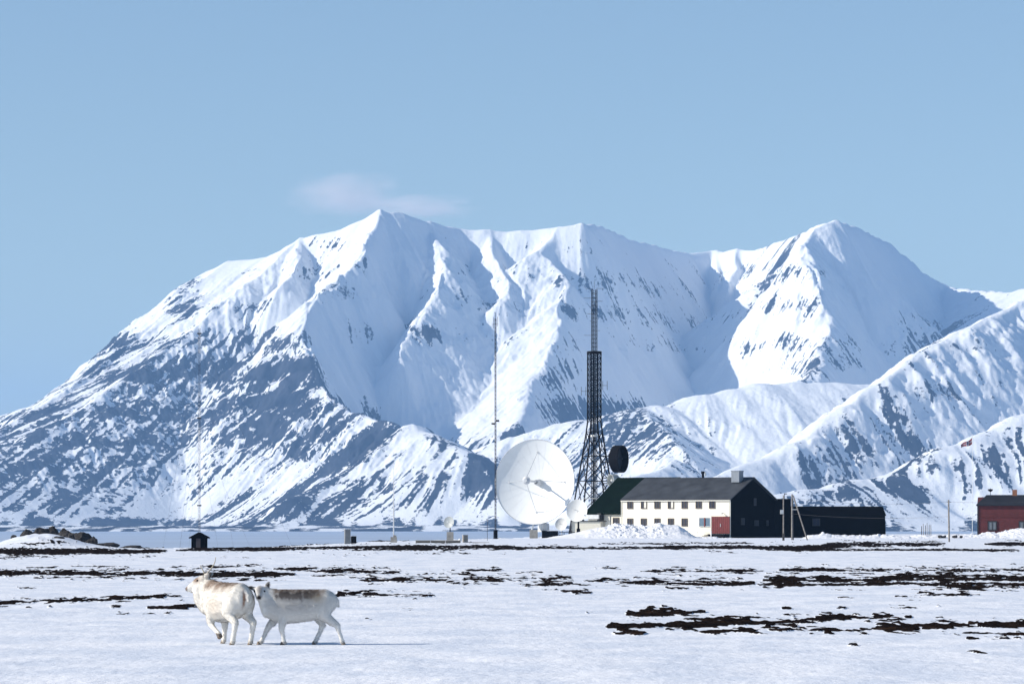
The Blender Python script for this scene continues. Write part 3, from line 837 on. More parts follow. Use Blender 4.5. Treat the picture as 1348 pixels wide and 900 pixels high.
def small_dish(px, py, D, Rpx, yaw, el, label, group, m_r, base_py, post_m, blk, post_px=None):
    t, rf, M, T, R, fl, s = dish('satellite_dish', px, py, D, Rpx, yaw, el, Rpx * D / F * .8, label, 'satellite dish', group, m_r=m_r, n=40)
    P_ = lambda x, y, z: M @ Vector((x, y, z)) + T
    f_ = MB(); f_.bar(P_(0, 0, 0), P_(0, 0, fl * .95), R * .025, n=6); f_.lathe([(.001, fl * .95), (R * .09, fl * .95), (R * .09, fl * 1.1), (.001, fl * 1.1)], 12, M, T)
    f_.build('feed', m_metal, t)
    c0 = P_(0, 0, -.1)
    zb = blk[1]
    p_ = MB(); p_.bar(c0, (c0.x, c0.y + .15, c0.z - .1), R * .14, n=8); p_.bar((c0.x, c0.y + .15, c0.z), (c0.x, c0.y + .15, zb - .05), max(.06, R * .09), n=8)
    p_.build('post', post_m, t)
    MB().box((c0.x, c0.y + .15, zb / 2 - .1), (blk[0], blk[0], zb + .2)).build('base_block', blk[2], t)
    return t
G_D = 'satellite dishes of the station'
small_dish(759.3, 671.6, 592, 14.8, 24, 6, 'medium plain white satellite dish on a dark box, right of the huge dish', G_D, m_dish, 700, m_dmetal, (.55, 1.5, m_blackgear))
small_dish(738.6, 689.6, 590, 8.2, 20, 4, 'small white satellite dish on a frame below the huge dish', G_D, m_dish, 702, m_metal, (.9, .45, m_conc))
small_dish(590.8, 687, 420, 7.6, 28, 8, 'small grey satellite dish on a thin post above a concrete block', G_D, m_greydish, 711, m_dmetal, (.75, 1.2, m_conc))
fr_ = empty('pipe_frame', P(746, 707, 588) * 1, 0, 'low pipe railing frame between the small and medium white dishes', 'frame'); fr_.location.z = gz(fr_.location.x, 588)
f_ = MB()
for dx in (-1.2, -.4, .4, 1.2): f_.bar((dx, 0, -.2), (dx, 0, 1.0), .05)
f_.bar((-1.25, 0, .95), (1.25, 0, .95), .05); f_.bar((-1.25, 0, .5), (1.25, 0, .5), .04)
f_.build('rails', m_mmetal, fr_)

# ---------------- lattice tower
DT = 640; ST = DT / F
tw = empty('lattice_tower', P(782.3, 0, DT), math.radians(17), 'tall black steel lattice tower with slim aerial mast on top, rising behind the green roof', 'tower')
tw.location.z = 0
zt = lambda py: (HY - py) * ST + CAMZ
secs = [(zt(707), 32), (zt(672), 26.5), (zt(633), 20), (zt(600), 14.6), (zt(568), 9.8)]
secs = [(z, h * ST / 1.18) for z, h in secs]
hs = 8.3 * ST / 1.18
corner = [(-1, -1), (1, -1), (1, 1), (-1, 1)]
for cx, cy in corner:
    l_ = MB()
    for (za, ha), (zb_, hb) in zip(secs[:-1], secs[1:]): l_.bar((cx * ha, cy * ha, za - (.3 if za < 1 else 0)), (cx * hb, cy * hb, zb_), .13, n=4)
    l_.bar((cx * secs[-1][1], cy * secs[-1][1], secs[-1][0]), (cx * hs, cy * hs, zt(556)), .13, n=4)
    l_.bar((cx * hs, cy * hs, zt(556)), (cx * hs, cy * hs, zt(465)), .11, n=4)
    l_.build('leg', m_dmetal, tw)
br = MB()
def ring(z, h, r): 
    for i in range(4):
        a, b_ = corner[i], corner[(i + 1) % 4]
        br.bar((a[0] * h, a[1] * h, z), (b_[0] * h, b_[1] * h, z), r, n=4)
for (za, ha), (zb_, hb) in zip(secs[:-1], secs[1:]):
    ring(zb_, hb, .085)
    for i in range(4):
        a, b_ = corner[i], corner[(i + 1) % 4]
        # K bracing that meets in the middle of the panel
        mid = Vector(((a[0] + b_[0]) / 2 * ha, (a[1] + b_[1]) / 2 * ha, za))
        zc = (za + zb_) / 2; hc = (ha + hb) / 2
        br.bar((a[0] * ha, a[1] * ha, za), ((a[0] + b_[0]) / 2 * hc, (a[1] + b_[1]) / 2 * hc, zc), .085, n=4)
        br.bar((b_[0] * ha, b_[1] * ha, za), ((a[0] + b_[0]) / 2 * hc, (a[1] + b_[1]) / 2 * hc, zc), .085, n=4)
        br.bar((a[0] * hb, a[1] * hb, zb_), ((a[0] + b_[0]) / 2 * hc, (a[1] + b_[1]) / 2 * hc, zc), .085, n=4)
        br.bar((b_[0] * hb, b_[1] * hb, zb_), ((a[0] + b_[0]) / 2 * hc, (a[1] + b_[1]) / 2 * hc, zc), .085, n=4)
br.build('bracing', m_dmetal, tw)
br = MB()
npan = 13
for k in range(npan):
    za = zt(556) + (zt(465) - zt(556)) * k / npan; zb_ = zt(556) + (zt(465) - zt(556)) * (k + 1) / npan
    ring(zb_, hs, .05)
    for i in range(4):
        a, b_ = corner[i], corner[(i + 1) % 4]
        br.bar((a[0] * hs, a[1] * hs, za), (b_[0] * hs, b_[1] * hs, zb_), .055, n=4)
        br.bar((b_[0] * hs, b_[1] * hs, za), (a[0] * hs, a[1] * hs, zb_), .055, n=4)
br.build('upper_bracing', m_dmetal, tw)
cl = MB()
for cx, cy in corner: cl.bar((cx * .36, cy * .36, -.2), (cx * .36, cy * .36, zt(465)), .07, n=5)
cl.bar((0, .1, 0), (0, .1, zt(462)), .12, n=6); cl.bar((.2, -.1, 0), (.2, -.1, zt(462)), .05, n=6)
for k in range(75):
    z_ = .5 + k * (zt(466) - .5) / 75
    cl.bar((-.36, -.36, z_), (.36, -.36, z_), .025, n=4)
    cl.bar((-.36, .36, z_), (.36, .36, z_ + .25), .025, n=4)
cl.build('cable_ladder', m_dmetal, tw)
pf = MB().lathe([(1.25, -.18), (1.25, .18), (1.15, .22), (.3, .22), (.3, -.18)], 16, T=(0, 0, zt(464)), close=True)
pf.build('platform', m_dmetal, tw)
cb = MB().lathe([(.66, -.16), (.66, .16), (.3, .16), (.3, -.16)], 12, T=(0, 0, zt(573.5)), close=True)
cb.build('collar', m_white, tw)
hb_ = MB(); hb_.bar((-3.0, -3.3, zt(656)), (2.6, -3.3, zt(656)), .09, n=4); hb_.build('crossbar', m_metal, tw)
hb_ = MB(); hb_.bar((-2.6, -1.6, zt(606)), (2.2, -1.6, zt(606)), .07, n=4); hb_.build('crossbar', m_metal, tw)
tm_ = MB()
h3 = .52
for cx, cy in corner: tm_.bar((cx * h3 * .72, cy * h3 * .72, zt(464)), (cx * h3 * .72, cy * h3 * .72, zt(381)), .06, n=4)
for k in range(30):
    za = zt(462) + (zt(381) - zt(462)) * k / 30; zb_ = zt(462) + (zt(381) - zt(462)) * (k + 1) / 30
    for i in range(4):
        a, b_ = corner[i], corner[(i + 1) % 4]; h = h3 * .72
        tm_.bar((a[0] * h, a[1] * h, za), (b_[0] * h, b_[1] * h, zb_), .028, n=3)
    if k % 2 == 0:
        for i in range(4):
            a, b_ = corner[i], corner[(i + 1) % 4]
            tm_.bar((a[0] * h, a[1] * h, za), (b_[0] * h, b_[1] * h, za), .02, n=3)
tm_.bar((-.05, 0, zt(464)), (-.05, 0, zt(400)), .05, n=5)
tm_.bar((0, 0, zt(381)), (0, 0, zt(370)), .025, n=4)
tm_.build('top_mast', m_dmetal, tw)
def yagi(px, py, length, els, vertical=False):
    a = MB(); z = zt(py); s_ = 1 if length > 0 else -1
    xs = s_ * .35
    a.bar((xs, 0, z), (xs + length, 0, z), .03, n=4)
    for k in range(els):
        x = xs + length * (k + .7) / els
        if vertical: a.bar((x, 0, z - .55), (x, 0, z + .55), .03, n=4)
        else: a.bar((x, -.45, z), (x, .45, z), .022, n=4)
    a.build('aerial', m_mmetal, tw)
for a in ((0, 379.5, 1.3, 4), (0, 380, -1.1, 3), (0, 392.5, -1.5, 3), (0, 396.3, 1.1, 3), (0, 413, -.9, 4), (0, 441.5, -1.5, 2), (0, 435, .6, 2)): yagi(*a)
def folded(px, py, side):
    a = MB(); z = zt(py)
    a.bar((side * .9, 0, z), (side * 2.3, 0, z), .04, n=4)
    for dx in (1.5, 2.3):
        a.bar((side * dx, 0, z - .75), (side * dx, 0, z + .75), .04, n=4)
    a.build('dipole_aerial', m_mmetal, tw)
folded(0, 515, -1); folded(0, 507, 1)
def drum(cpx, cpy, D, Rp, depth, yaw, m_s, m_f, label):
    M_ = boresight_matrix(yaw, 0)
    Rz = Matrix.Rotation(-tw.rotation_euler[2], 3, 'Z')
    c_ = P(cpx, cpy, D) - tw.location
    T_ = Rz @ c_
    M2 = Rz @ M_
    R_ = Rp * D / F
    sh = MB().lathe([(R_ * .93, depth), (R_, depth), (R_, 0), (R_ * .55, -depth * .45), (R_ * .16, -depth * .6), (.001, -depth * .6), (.001, -depth * .5), (R_ * .5, -depth * .3), (R_ * .93, .05)], 40, M2, T_, close=True)
    d_ = sh.build('drum_antenna', m_s, tw, smooth=False, label=label)
    MB().lathe([(.001, .02), (R_ * .6, .14), (R_ * .92, .34), (R_ * .92, .30), (.001, -.06)], 40, M2, T_).build('reflector', m_f, d_)
    MB().lathe([(.001, .05), (.08, .05), (.08, depth * .8), (.2, depth * .85), (.001, depth)], 12, M2, T_).build('feed', m_f, d_)
    b_ = MB(); b_.bar(M2 @ Vector((0, .6, -.5)) + T_, Rz @ (P(cpx - 16, cpy - 3, DT) - tw.location), .09); b_.bar(M2 @ Vector((0, -.6, -.5)) + T_, Rz @ (P(cpx - 16, cpy + 4, DT) - tw.location), .09)
    b_.build('mount', m_dmetal, d_)
drum(809.5, 604, 639, 18, 1.5, -63, m_blackgear, mat('dark_reflector', (.03, .035, .045), .5), 'large black drum antenna')
drum(811, 632, 638, 8, 1.2, 55, m_greydish, m_white, 'small pale drum antenna')

# ---------------- slim guyed masts
def slim_mast(px, top_py, D, w, label, m_, base=None, guys=(), thin=.03, name='guyed_mast'):
    s = D / F
    t = empty(name, (P(px, 0, D).x, D, gz(P(px, 0, D).x, D)), math.radians(20), label, 'mast', 'slim masts')
    z1 = (HY - top_py) * s + CAMZ - t.location.z
    mb = MB(); h = w / 2
    cs = [(h * math.cos(a), h * math.sin(a)) for a in (0.3, 2.39, 4.49)]
    for x, y in cs: mb.bar((x, y, .0), (x, y, z1), thin, n=4)
    n = int(z1 / .6)
    for k in range(n):
        za, zb_ = z1 * k / n, z1 * (k + 1) / n
        for i in range(3):
            a, b_ = cs[i], cs[(i + 1) % 3]
            mb.bar((a[0], a[1], za), (b_[0], b_[1], zb_), thin * .6, n=3)
    mb.build('lattice', m_, t)
    return t, z1, s
t, z1, s = slim_mast(652.3, 419, 580, .26, 'very tall thin lattice mast just left of the huge dish', m_mmetal, thin=.03)
a = MB(); a.box((0, 0, .55), (.5, .5, 1.5)); a.build('base', m_blackgear, t)
a = MB(); a.bar((0, 0, z1 - .3), (0, 0, z1 + .9), .03, n=4); a.bar((-.5, 0, z1 - .9), (.5, 0, z1 - .9), .03, n=4)
a.bar((-.35, 0, z1 - 1.5), (-.35, 0, z1 + .2), .03, n=4); a.bar((.3, 0, z1 - 1.2), (.3, 0, z1 + .3), .03, n=4); a.build('aerial', m_mmetal, t)
for dx, py in ((.3, 553), (-.35, 557)):
    MB().box((dx, 0, (HY - py) * s + CAMZ), (.5, .3, .26)).build('relay_box', m_blackgear, t)
t, z1, s = slim_mast(262.3, 432, 520, .34, 'very tall faint lattice mast with guy wires rising behind the tiny hut', m_mmetal, thin=.016)
g = MB()
for ax, ay in ((-7, -2), (7, 3), (-1, 9), (16, -3)):
    for f_ in (.98, .62):
        g.bar((0, 0, z1 * f_), (ax * f_, ay * f_, -1), .008, n=3)
g.build('guy_wires', m_wire, t)
for f_ in (.33, .66, .98): MB().box((0, 0, z1 * f_), (.5, .5, .18)).build('clamp', m_mmetal, t)
# whip aerial on concrete
D = 430; s = D / F
t = empty('whip_antenna', (P(518.3, 0, D).x, D, gz(P(518.3, 0, D).x, D)), 0, 'plain grey whip pole tapering to a point, standing alone on a dark block', 'antenna')
z1 = (HY - 608) * s + CAMZ - t.location.z
MB().bar((0, 0, .2), (0, 0, z1 * .5), .09, .07, n=8).bar((0, 0, z1 * .5), (0, 0, z1), .06, .018, n=8).build('pole', m_metal, t)
MB().box((0, 0, .18), (.7, .7, .9)).box((.12, 0, .65), (.35, .4, .35)).build('base', m_conc, t)
# small lamp-like sensor pole
D = 470; s = D / F
t = empty('sensor_pole', (P(641.5, 0, D).x, D, gz(P(641.5, 0, D).x, D)), 0, 'short thin pole with a bent sensor head left of the tall lattice mast', 'pole')
z1 = (HY - 684) * s + CAMZ - t.location.z
MB().bar((0, 0, -.2), (0, 0, z1), .035, n=6).bar((0, 0, z1), (-.16, 0, z1 + .05), .05, n=6).build('pole', m_mmetal, t)
MB().box((.05, 0, z1 - .05), (.14, .14, .3)).build('sensor_head', m_metal, t)
# equipment cabinets
def cabinet(px, py_top, py_bot, w_px, D, label, m_, name='equipment_cabinet', cat='cabinet', group=None, extra=None):
    s = D / F; p = P(px, 0, D)
    t = empty(name, (p.x, D, gz(p.x, D)), math.radians(14), label, cat, group)
    z1 = (HY - py_top) * s + CAMZ - t.location.z; w = w_px * s
    MB().box((0, 0, z1 / 2 - .1), (w, w * .8, z1 + .2)).build('body', m_, t, bevel=.02)
    MB().box((0, 0, z1 + .03), (w * 1.1, w * .9, .06)).build('lid', m_metal, t)
    MB().box((0, -w * .4 - .01, z1 * .5), (w * .7, .03, z1 * .75)).build('door', m_, t)
    return t
t = cabinet(457.3, 696.5, 714, 7.5, 420, 'upright pale grey cabinet on a dark foot, left of the whip pole', mat('cabinet_grey', (.20, .21, .22), .6, (2, .15)))
MB().box((.0, 0, .1), (.62, .5, .4)).build('foot', m_blackgear, t)
cabinet(465.5, 705.5, 712, 6.5, 424, 'small black box close behind the upright grey cabinet', m_blackgear, name='equipment_box', cat='box')
cabinet(612.3, 704, 711.5, 6.5, 424, 'squat pale concrete box between the grey dish and the sensor pole', m_conc, name='equipment_box', cat='box')
p = P(605.5, 709.3, 422)
t = empty('float_ball', (p.x, p.y, gz(p.x, p.y)), 0, 'small bright white ball beside the squat concrete box', 'ball')
sp = MB().lathe([(.001 + .19 * math.sin(math.pi * k / 12), -.19 * math.cos(math.pi * k / 12)) for k in range(13)], 18, T=(0, 0, .27)); sp.build('ball', m_white, t, smooth=True)
MB().box((0, 0, .04), (.2, .2, .22)).build('stand', m_conc, t)
# low concrete walls on the shore
def low_wall(x0, x1, py_top, D, label, m_):
    s = D / F; p = P((x0 + x1) / 2, 0, D); g0 = gz(p.x, D)
    z1 = (HY - py_top) * s + CAMZ - g0
    t = empty('concrete_wall', (p.x, D, g0), 0, label, 'wall')
    w = (x1 - x0) * s
    mb = MB(); n = max(2, int(w / 1.2))
    for k in range(n): mb.box((-w / 2 + w * (k + .5) / n, 0, z1 / 2 - .15), (w / n * .97, .5, z1 + .3))
    mb.build('blocks', m_, t)
    MB().box((0, 0, z1 + .04), (w, .6, .08)).build('coping', m_conc, t)
low_wall(547, 606, 711.6, 400, 'low dark slatted concrete wall below the whip pole and grey dish', mat('dark_concrete', (.12, .11, .10), .9, (3, .3)))
low_wall(622, 644, 714.3, 392, 'short low grey wall stub left of the tall mast foot', mat('grey_rubble', (.16, .15, .14), .9, (3, .3)))

# ---------------- tiny hut
D = 430; s = D / F; p = P(261, 0, D); g0 = gz(p.x, D)
t = empty('hut', (p.x, D, g0), math.radians(-4), 'tiny black wooden hut with a pitched roof at the shore, left half of the scene', 'hut')
zz = lambda py: (HY - py) * s + CAMZ - g0
w = 18.5 * s
b = MB(); b.poly([(-w / 2, 0, -.2), (w / 2, 0, -.2), (w / 2, 0, zz(707.6)), (0, 0, zz(702)), (-w / 2, 0, zz(707.6))], (0, 1.7, 0)); b.build('wall', m_black, t)
r = MB()
for sg in (-1, 1):
    r.poly([(0, -.25, zz(701.8) + .0), (sg * 12.3 * s, -.25, zz(708.3)), (sg * 12.3 * s, -.25, zz(707)), (0, -.25, zz(700.4))], (0, 2.2, 0))
r.build('roof', m_black, t)
MB().box((0, -.03, zz(715)), (.5, .05, 1.15)).build('door', mat('dark_brown_door', (.03, .024, .03), .8), t)

# ---------------- poles, wires, flag
def pole(name, px, top, bot, r, D, label, cat, m_, group=None, lean=0):
    s = D / F; p = P(px, 0, D); g0 = gz(p.x, D)
    t = empty(name, (p.x, D, g0), 0, label, cat, group)
    z1 = (HY - top) * s + CAMZ - g0
    MB().bar((0, 0, -.5), (lean, 0, z1), r, r * .8, n=10).build('shaft', m_, t)
    return t, z1, s
t, z1, s = pole('utility_pole', 1031.3, 651.5, 720, .09, 470, 'thin wooden pole with a pale meter box, in front of the black gable', 'pole', m_woodp)
MB().box((-.2, -.12, (HY - 673.5) * s + CAMZ - t.location.z), (.42, .2, .52)).build('meter_box', m_metal, t, bevel=.02)
MB().box((0, 0, .35), (.26, .26, 1.1)).build('foot_sleeve', m_dwood, t)
D = 480; s = D / F; p = P(1042.6, 0, D); g0 = gz(p.x, D)
t = empty('a_frame_pole', (p.x, D, g0), 0, 'upright wooden pole propped by a slanting strut, beside the low black building', 'pole')
z = lambda py: (HY - py) * s + CAMZ - g0
MB().bar((0, 0, -.4), (0, 0, z(650)), .12, .09, n=10).build('shaft', m_woodp, t)
MB().bar(((1063.5 - 1042.6) * s, -.3, -.3), ((1044 - 1042.6) * s, 0, z(651.5)), .09, .08, n=10).build('strut', m_woodp, t)
MB().bar((0, -.1, z(670.3)), ((1050 - 1042.6) * s, -.1, z(670.3)), .05, n=6).build('crossbar', m_metal, t)
MB().bar((.2, .1, -.2), (.12, .1, z(656)), .05, n=6).build('cable_conduit', m_mmetal, t)
t, z1, s = pole('utility_pole', 1249.6, 657.5, 722, .11, 440, 'bare wooden pole carrying thin wires, standing alone left of the red house', 'pole', m_woodp, lean=-.08)
MB().bar((-.3, 0, z1 - .25), (.25, 0, z1 - .25), .03, n=5).build('crossarm', m_dwood, t)
wr = MB()
def sag(a, b_, d, r=.012):
    a = Vector(a); b_ = Vector(b_); pr = a
    for k in range(1, 13):
        u = k / 12; q = a.lerp(b_, u) - Vector((0, 0, d * 4 * u * (1 - u))); wr.bar(pr, q, r, n=3); pr = q
pA = P(1249, 660, 440); pB = P(1043.5, 655, 480); pC = P(1420, 655, 430)
sag(pA, pB, .5); sag(pA, pC, .3); sag(P(1249, 679.5, 440), P(1044, 676, 480), .35)
o_ = wr.build('power_wires', m_wire); tag(o_, 'thin black wires sagging between the propped pole and the bare wooden pole', 'wires')
# flagpole
t, z1, s = pole('flagpole', 1280, 573, 704, .04, 600, 'slender white flagpole left of the red house, small red flag at its top', 'flagpole', m_white)
MB().lathe([(.001, .12), (.1, .05), (.1, -.05), (.001, -.12)], 10, T=(0, 0, z1)).build('finial', m_white, t)
n1, n2 = 22, 16
z_top = z1 - .35
def fp(u, v):
    x = -.05 - 1.75 * u
    zz_ = z_top - 1.0 * v * (1 - .5 * u) - 1.15 * u - .12 * math.sin(u * 6)
    return Vector((x, .16 * math.sin(u * 9 + v * 1.5) * (.2 + u), zz_))
fv = []; ff = []; fm_ = []
for sd in (-.012, .012):
    for i in range(n1 + 1):
        for j in range(n2 + 1): fv.append(tuple(fp(i / n1, j / n2) + Vector((0, sd, 0))))
N_ = (n1 + 1) * (n2 + 1)
for i in range(n1):
    for j in range(n2):
        k = 1 if (i in (7, 10) or j in (6, 9)) else 0
        if i in (8, 9) or j in (7, 8): k = 2
        q = [i * (n2 + 1) + j, (i + 1) * (n2 + 1) + j, (i + 1) * (n2 + 1) + j + 1, i * (n2 + 1) + j + 1]
        ff.append(tuple(q)); fm_.append(k); ff.append(tuple(a + N_ for a in q[::-1])); fm_.append(k)
for i in range(n1):
    for j in (0, n2):
        a, b_ = i * (n2 + 1) + j, (i + 1) * (n2 + 1) + j
        ff.append((a, b_, b_ + N_, a + N_)); fm_.append(0)
me = bpy.data.meshes.new('flag'); me.from_pydata(fv, [], ff)
for m_ in (m_flag, m_flagw, m_flagb): me.materials.append(m_)
me.polygons.foreach_set('material_index', fm_)
fo = bpy.data.objects.new('flag', me); COL.objects.link(fo); fo.parent = t
fo['label'] = 'small red flag with blue and white cross'

# ---------------- fence posts and small dark things on the right snow
for k, (px, h) in enumerate(((1213, 8), (1215.5, 11), (1218, 9), (1220.5, 12), (1223, 9.5), (1225.5, 10))):
    D = 640 + k; s = D / F; p = P(px, 0, D)
    o_ = MB().bar((0, 0, -.3), (.02 * (-1) ** k, 0, h * s + .9), .07, .05, n=6).build('stake', m_woodp if k % 2 else m_dwood)
    o_.location = (p.x, D, 0)
    tag(o_, ['leftmost and shortest of the six stakes in the snow', 'second stake from the left in the cluster of six', 'third stake from the left in the cluster of six',
             'tallest stake in the cluster, fourth from the left', 'fifth stake from the left in the cluster of six', 'rightmost of the six stakes in the snow'][k], 'stake', 'cluster of wooden stakes')
# ------------------------------------------------------------------ boulders
def rock_mesh(name, w, d, h, seed, m_):
    bm = bmesh.new()
    bmesh.ops.create_icosphere(bm, subdivisions=4, radius=1)
    rng = np.random.RandomState(seed)
    pl = []
    for _ in range(13):
        n = rng.normal(size=3); n /= np.linalg.norm(n); pl.append((n, .55 + .35 * rng.rand()))
    co = np.array([v.co[:] for v in bm.verts])
    for n, k in pl:
        dd = co @ n; over = np.maximum(dd - k, 0); co = co - over[:, None] * n[None, :] * .92
    ns = fbm(co[:, 0] * 2.3 + seed, co[:, 1] * 2.3 + co[:, 2] * 1.7, seed, 4)
    co = co * (1 + .22 * ns)[:, None]
    co[:, 0] *= w / 2; co[:, 1] *= d / 2; co[:, 2] = co[:, 2] * h * .75 + h * .3
    for v, c in zip(bm.verts, co): v.co = c
    me = bpy.data.meshes.new(name); bm.to_mesh(me); bm.free(); me.materials.append(m_)
    o = bpy.data.objects.new(name, me); COL.objects.link(o)
    return o
m_rock = mat('dark_boulder_rock', (.028, .026, .026), .9, (1.8, .5), bump=.6)
ROCKS = [ # px, py_base, w px, h px, D, label
 (18, 701.5, 7, 5, 350, 'smallest dark rock at the far left of the snowy mound'),
 (36.5, 702.5, 13, 9.5, 350, 'chunky dark boulder at the left end of the snowy mound'),
 (54, 703, 17, 9, 352, 'low dark boulder left of the tallest boulder on the mound'),
 (70.5, 701.5, 13, 12, 355, 'tallest pointed dark boulder on the snowy mound'),
 (86, 704, 22, 10, 352, 'broad dark boulder just right of the tallest boulder'),
 (95, 705.5, 12, 8, 346, 'small dark boulder in front of the broad boulder'),
 (109, 709, 20, 10, 340, 'dark craggy boulder near the right end of the mound'),
 (121, 710, 13, 6.5, 338, 'low dark boulder at the right foot of the mound'),
 (76, 709.5, 13, 3.5, 320, 'flat dark rock half sunk in the front of the mound'),
 (143, 716, 23, 5.5, 345, 'long low dark rock on the gravel right of the mound'),
 (176, 721, 22, 4.5, 330, 'flattest long dark rock, rightmost of the boulders'),
]
for i, (px, pb, w, h, D, lb_) in enumerate(ROCKS):
    s = D / F; p = P(px, pb, D)
    o = rock_mesh('boulder', w * s * 1.5, w * s * 1.2, h * s * 1.1, 11 + i * 7, m_rock)
    g0 = gz(p.x, D)
    o.location = (p.x, D, min(p.z, g0 + .15) if abs(p.z - g0) > .25 else p.z)
    o.location.z = max(p.z - .05, g0 - .1)
    if o.location.z > g0 + .05:     # keep it touching the mound
        o.scale.z = min(1.5, 1 + .6 * (o.location.z - g0) / (h * s)); o.location.z = g0 - .05
    tag(o, lb_, 'boulder', 'boulders on the left mound')
for i, (px, pb, w, h) in enumerate(((1237.5, 702.5, 7, 4), (1243, 702.5, 7, 3.5), (1257, 702.5, 8, 4), (1265, 704, 5, 3.5))):
    D = 590; s = D / F; p = P(px, pb, D)
    o = rock_mesh('rock', w * s, w * s * .8, h * s * .8, 301 + i * 5, m_rock)
    o.location = (p.x, D, .12)
    tag(o, ['dark rock poking from the snow, leftmost of four near the bare pole', 'dark rock just left of the bare pole, second of four',
            'dark rock just right of the bare pole', 'smallest dark rock in the snow between bare pole and flagpole'][i], 'rock', 'rocks by the bare pole')

# ------------------------------------------------------------------ ploughed snow banks
def snow_mat():
    m = bpy.data.materials.new('ploughed_snow'); m.use_nodes = True
    nt = m.node_tree; b = nt.nodes['Principled BSDF']
    b.inputs['Base Color'].default_value = (.86, .87, .90, 1); b.inputs['Roughness'].default_value = .6; b.inputs['Specular IOR Level'].default_value = .2
    tc = nt.nodes.new('ShaderNodeTexCoord'); n = nt.nodes.new('ShaderNodeTexNoise'); n.inputs['Scale'].default_value = 2.5; n.inputs['Detail'].default_value = 8
    bp = nt.nodes.new('ShaderNodeBump'); bp.inputs['Distance'].default_value = .12; bp.inputs['Strength'].default_value = .7
    nt.links.new(tc.outputs['Object'], n.inputs['Vector']); nt.links.new(n.outputs['Fac'], bp.inputs['Height']); nt.links.new(bp.outputs['Normal'], b.inputs['Normal'])
    return m
m_snow = snow_mat()
def cell(x, y, seed):
    """chunky clod relief"""
    best = np.full(x.shape, 9.0); hv = np.zeros(x.shape)
    ix = np.floor(x); iy = np.floor(y)
    for dx in (-1, 0, 1):
        for dy in (-1, 0, 1):
            h = _h((ix + dx), (iy + dy), seed)
            px_ = ix + dx + (h & 255) / 255.; py_ = iy + dy + ((h >> 8) & 255) / 255.
            d = np.hypot(x - px_, y - py_); m = d < best
            hv = np.where(m, ((h >> 16) & 255) / 255., hv); best = np.minimum(best, d)
    return hv * np.clip(1.15 - best * 1.3, 0, 1)
def snowbank(tops, D0, D1, peak, lump, label, seed):
    """tops: (px, top row) profile; depth D0..D1, crest at D=peak"""
    s = peak / F
    pxs = np.arange(tops[0][0], tops[-1][0], .9)
    top = np.interp(pxs, [a for a, _ in tops], [b for _, b in tops])
    hz_ = (HY - top) * s + CAMZ
    ds = np.arange(D0, D1, .22)
    Xg, Yg = np.meshgrid((pxs - CX) * s, ds)
    Hg = np.broadcast_to(hz_[None, :], Xg.shape)
    front = sstep(D0, peak, Yg); back = 1 - sstep(peak + 1.5, D1, Yg)
    pf = np.where(Yg < peak, front, back)
    pf = pf ** .8
    edge = sstep(0, 2.0, Xg - Xg[0, 0]) * sstep(0, 2.0, Xg[0, -1] - Xg)
    lp = np.interp(pxs, [a for a, _ in lump], [b for _, b in lump])[None, :]
    rel = lp * (.6 * cell(Xg / 1.1, Yg / 1.3, seed) + .16 * cell(Xg / .45, Yg / .5, seed + 3) + .35 * fbm(Xg / .5, Yg / .5, seed, 3)) + .12 * fbm(Xg / 2.2, Yg / 2.2, seed + 5, 3)
    Zg = (Hg - .12) * pf * edge + rel * (pf ** .6) * edge - .35 * (1 - np.clip(pf * 3, 0, 1)) - .35 * (1 - edge)
    o = grid_mesh('snow_bank', Xg - Xg.mean(), Yg - Yg.mean(), Zg, m_snow, smooth=True)
    o.location = (float(Xg.mean()), float(Yg.mean()), 0)
    tag(o, label, 'snow bank', 'ploughed snow banks')
    return o
snowbank([(650, 712), (690, 710.5), (720, 707), (745, 702.5), (765, 699), (780, 696), (797, 693.5), (815, 691.8), (832, 693), (850, 694), (864, 690.5), (878, 690), (892, 690.5), (901, 696), (912, 706), (922, 708.5), (936, 706.5), (950, 709), (975, 709), (1000, 711)],
         556, 584, 571, [(650, .0), (760, .1), (795, .45), (810, .85), (868, .85), (876, .2), (895, .2), (915, .5), (1000, .3)], 'biggest lumpy ploughed snow bank, piled in front of the cream house', 401)
snowbank([(1046, 713), (1056, 708), (1068, 704.5), (1084, 702.5), (1092, 704.5), (1115, 705), (1140, 705.5), (1165, 704.5), (1190, 706), (1215, 707)],
         574, 590, 582, [(1046, .2), (1075, .6), (1215, .4)], 'low crumbly snow bank in front of the low black building', 431)
snowbank([(1186, 706), (1210, 704), (1240, 704.5), (1270, 703.5), (1292, 704), (1303, 700.5), (1312, 702.5), (1325, 699), (1334, 697), (1344, 695.5), (1360, 695), (1400, 695)],
         588, 604, 597, [(1186, .3), (1290, .5), (1400, .7)], 'long snow bank rising against the red house wall', 461)

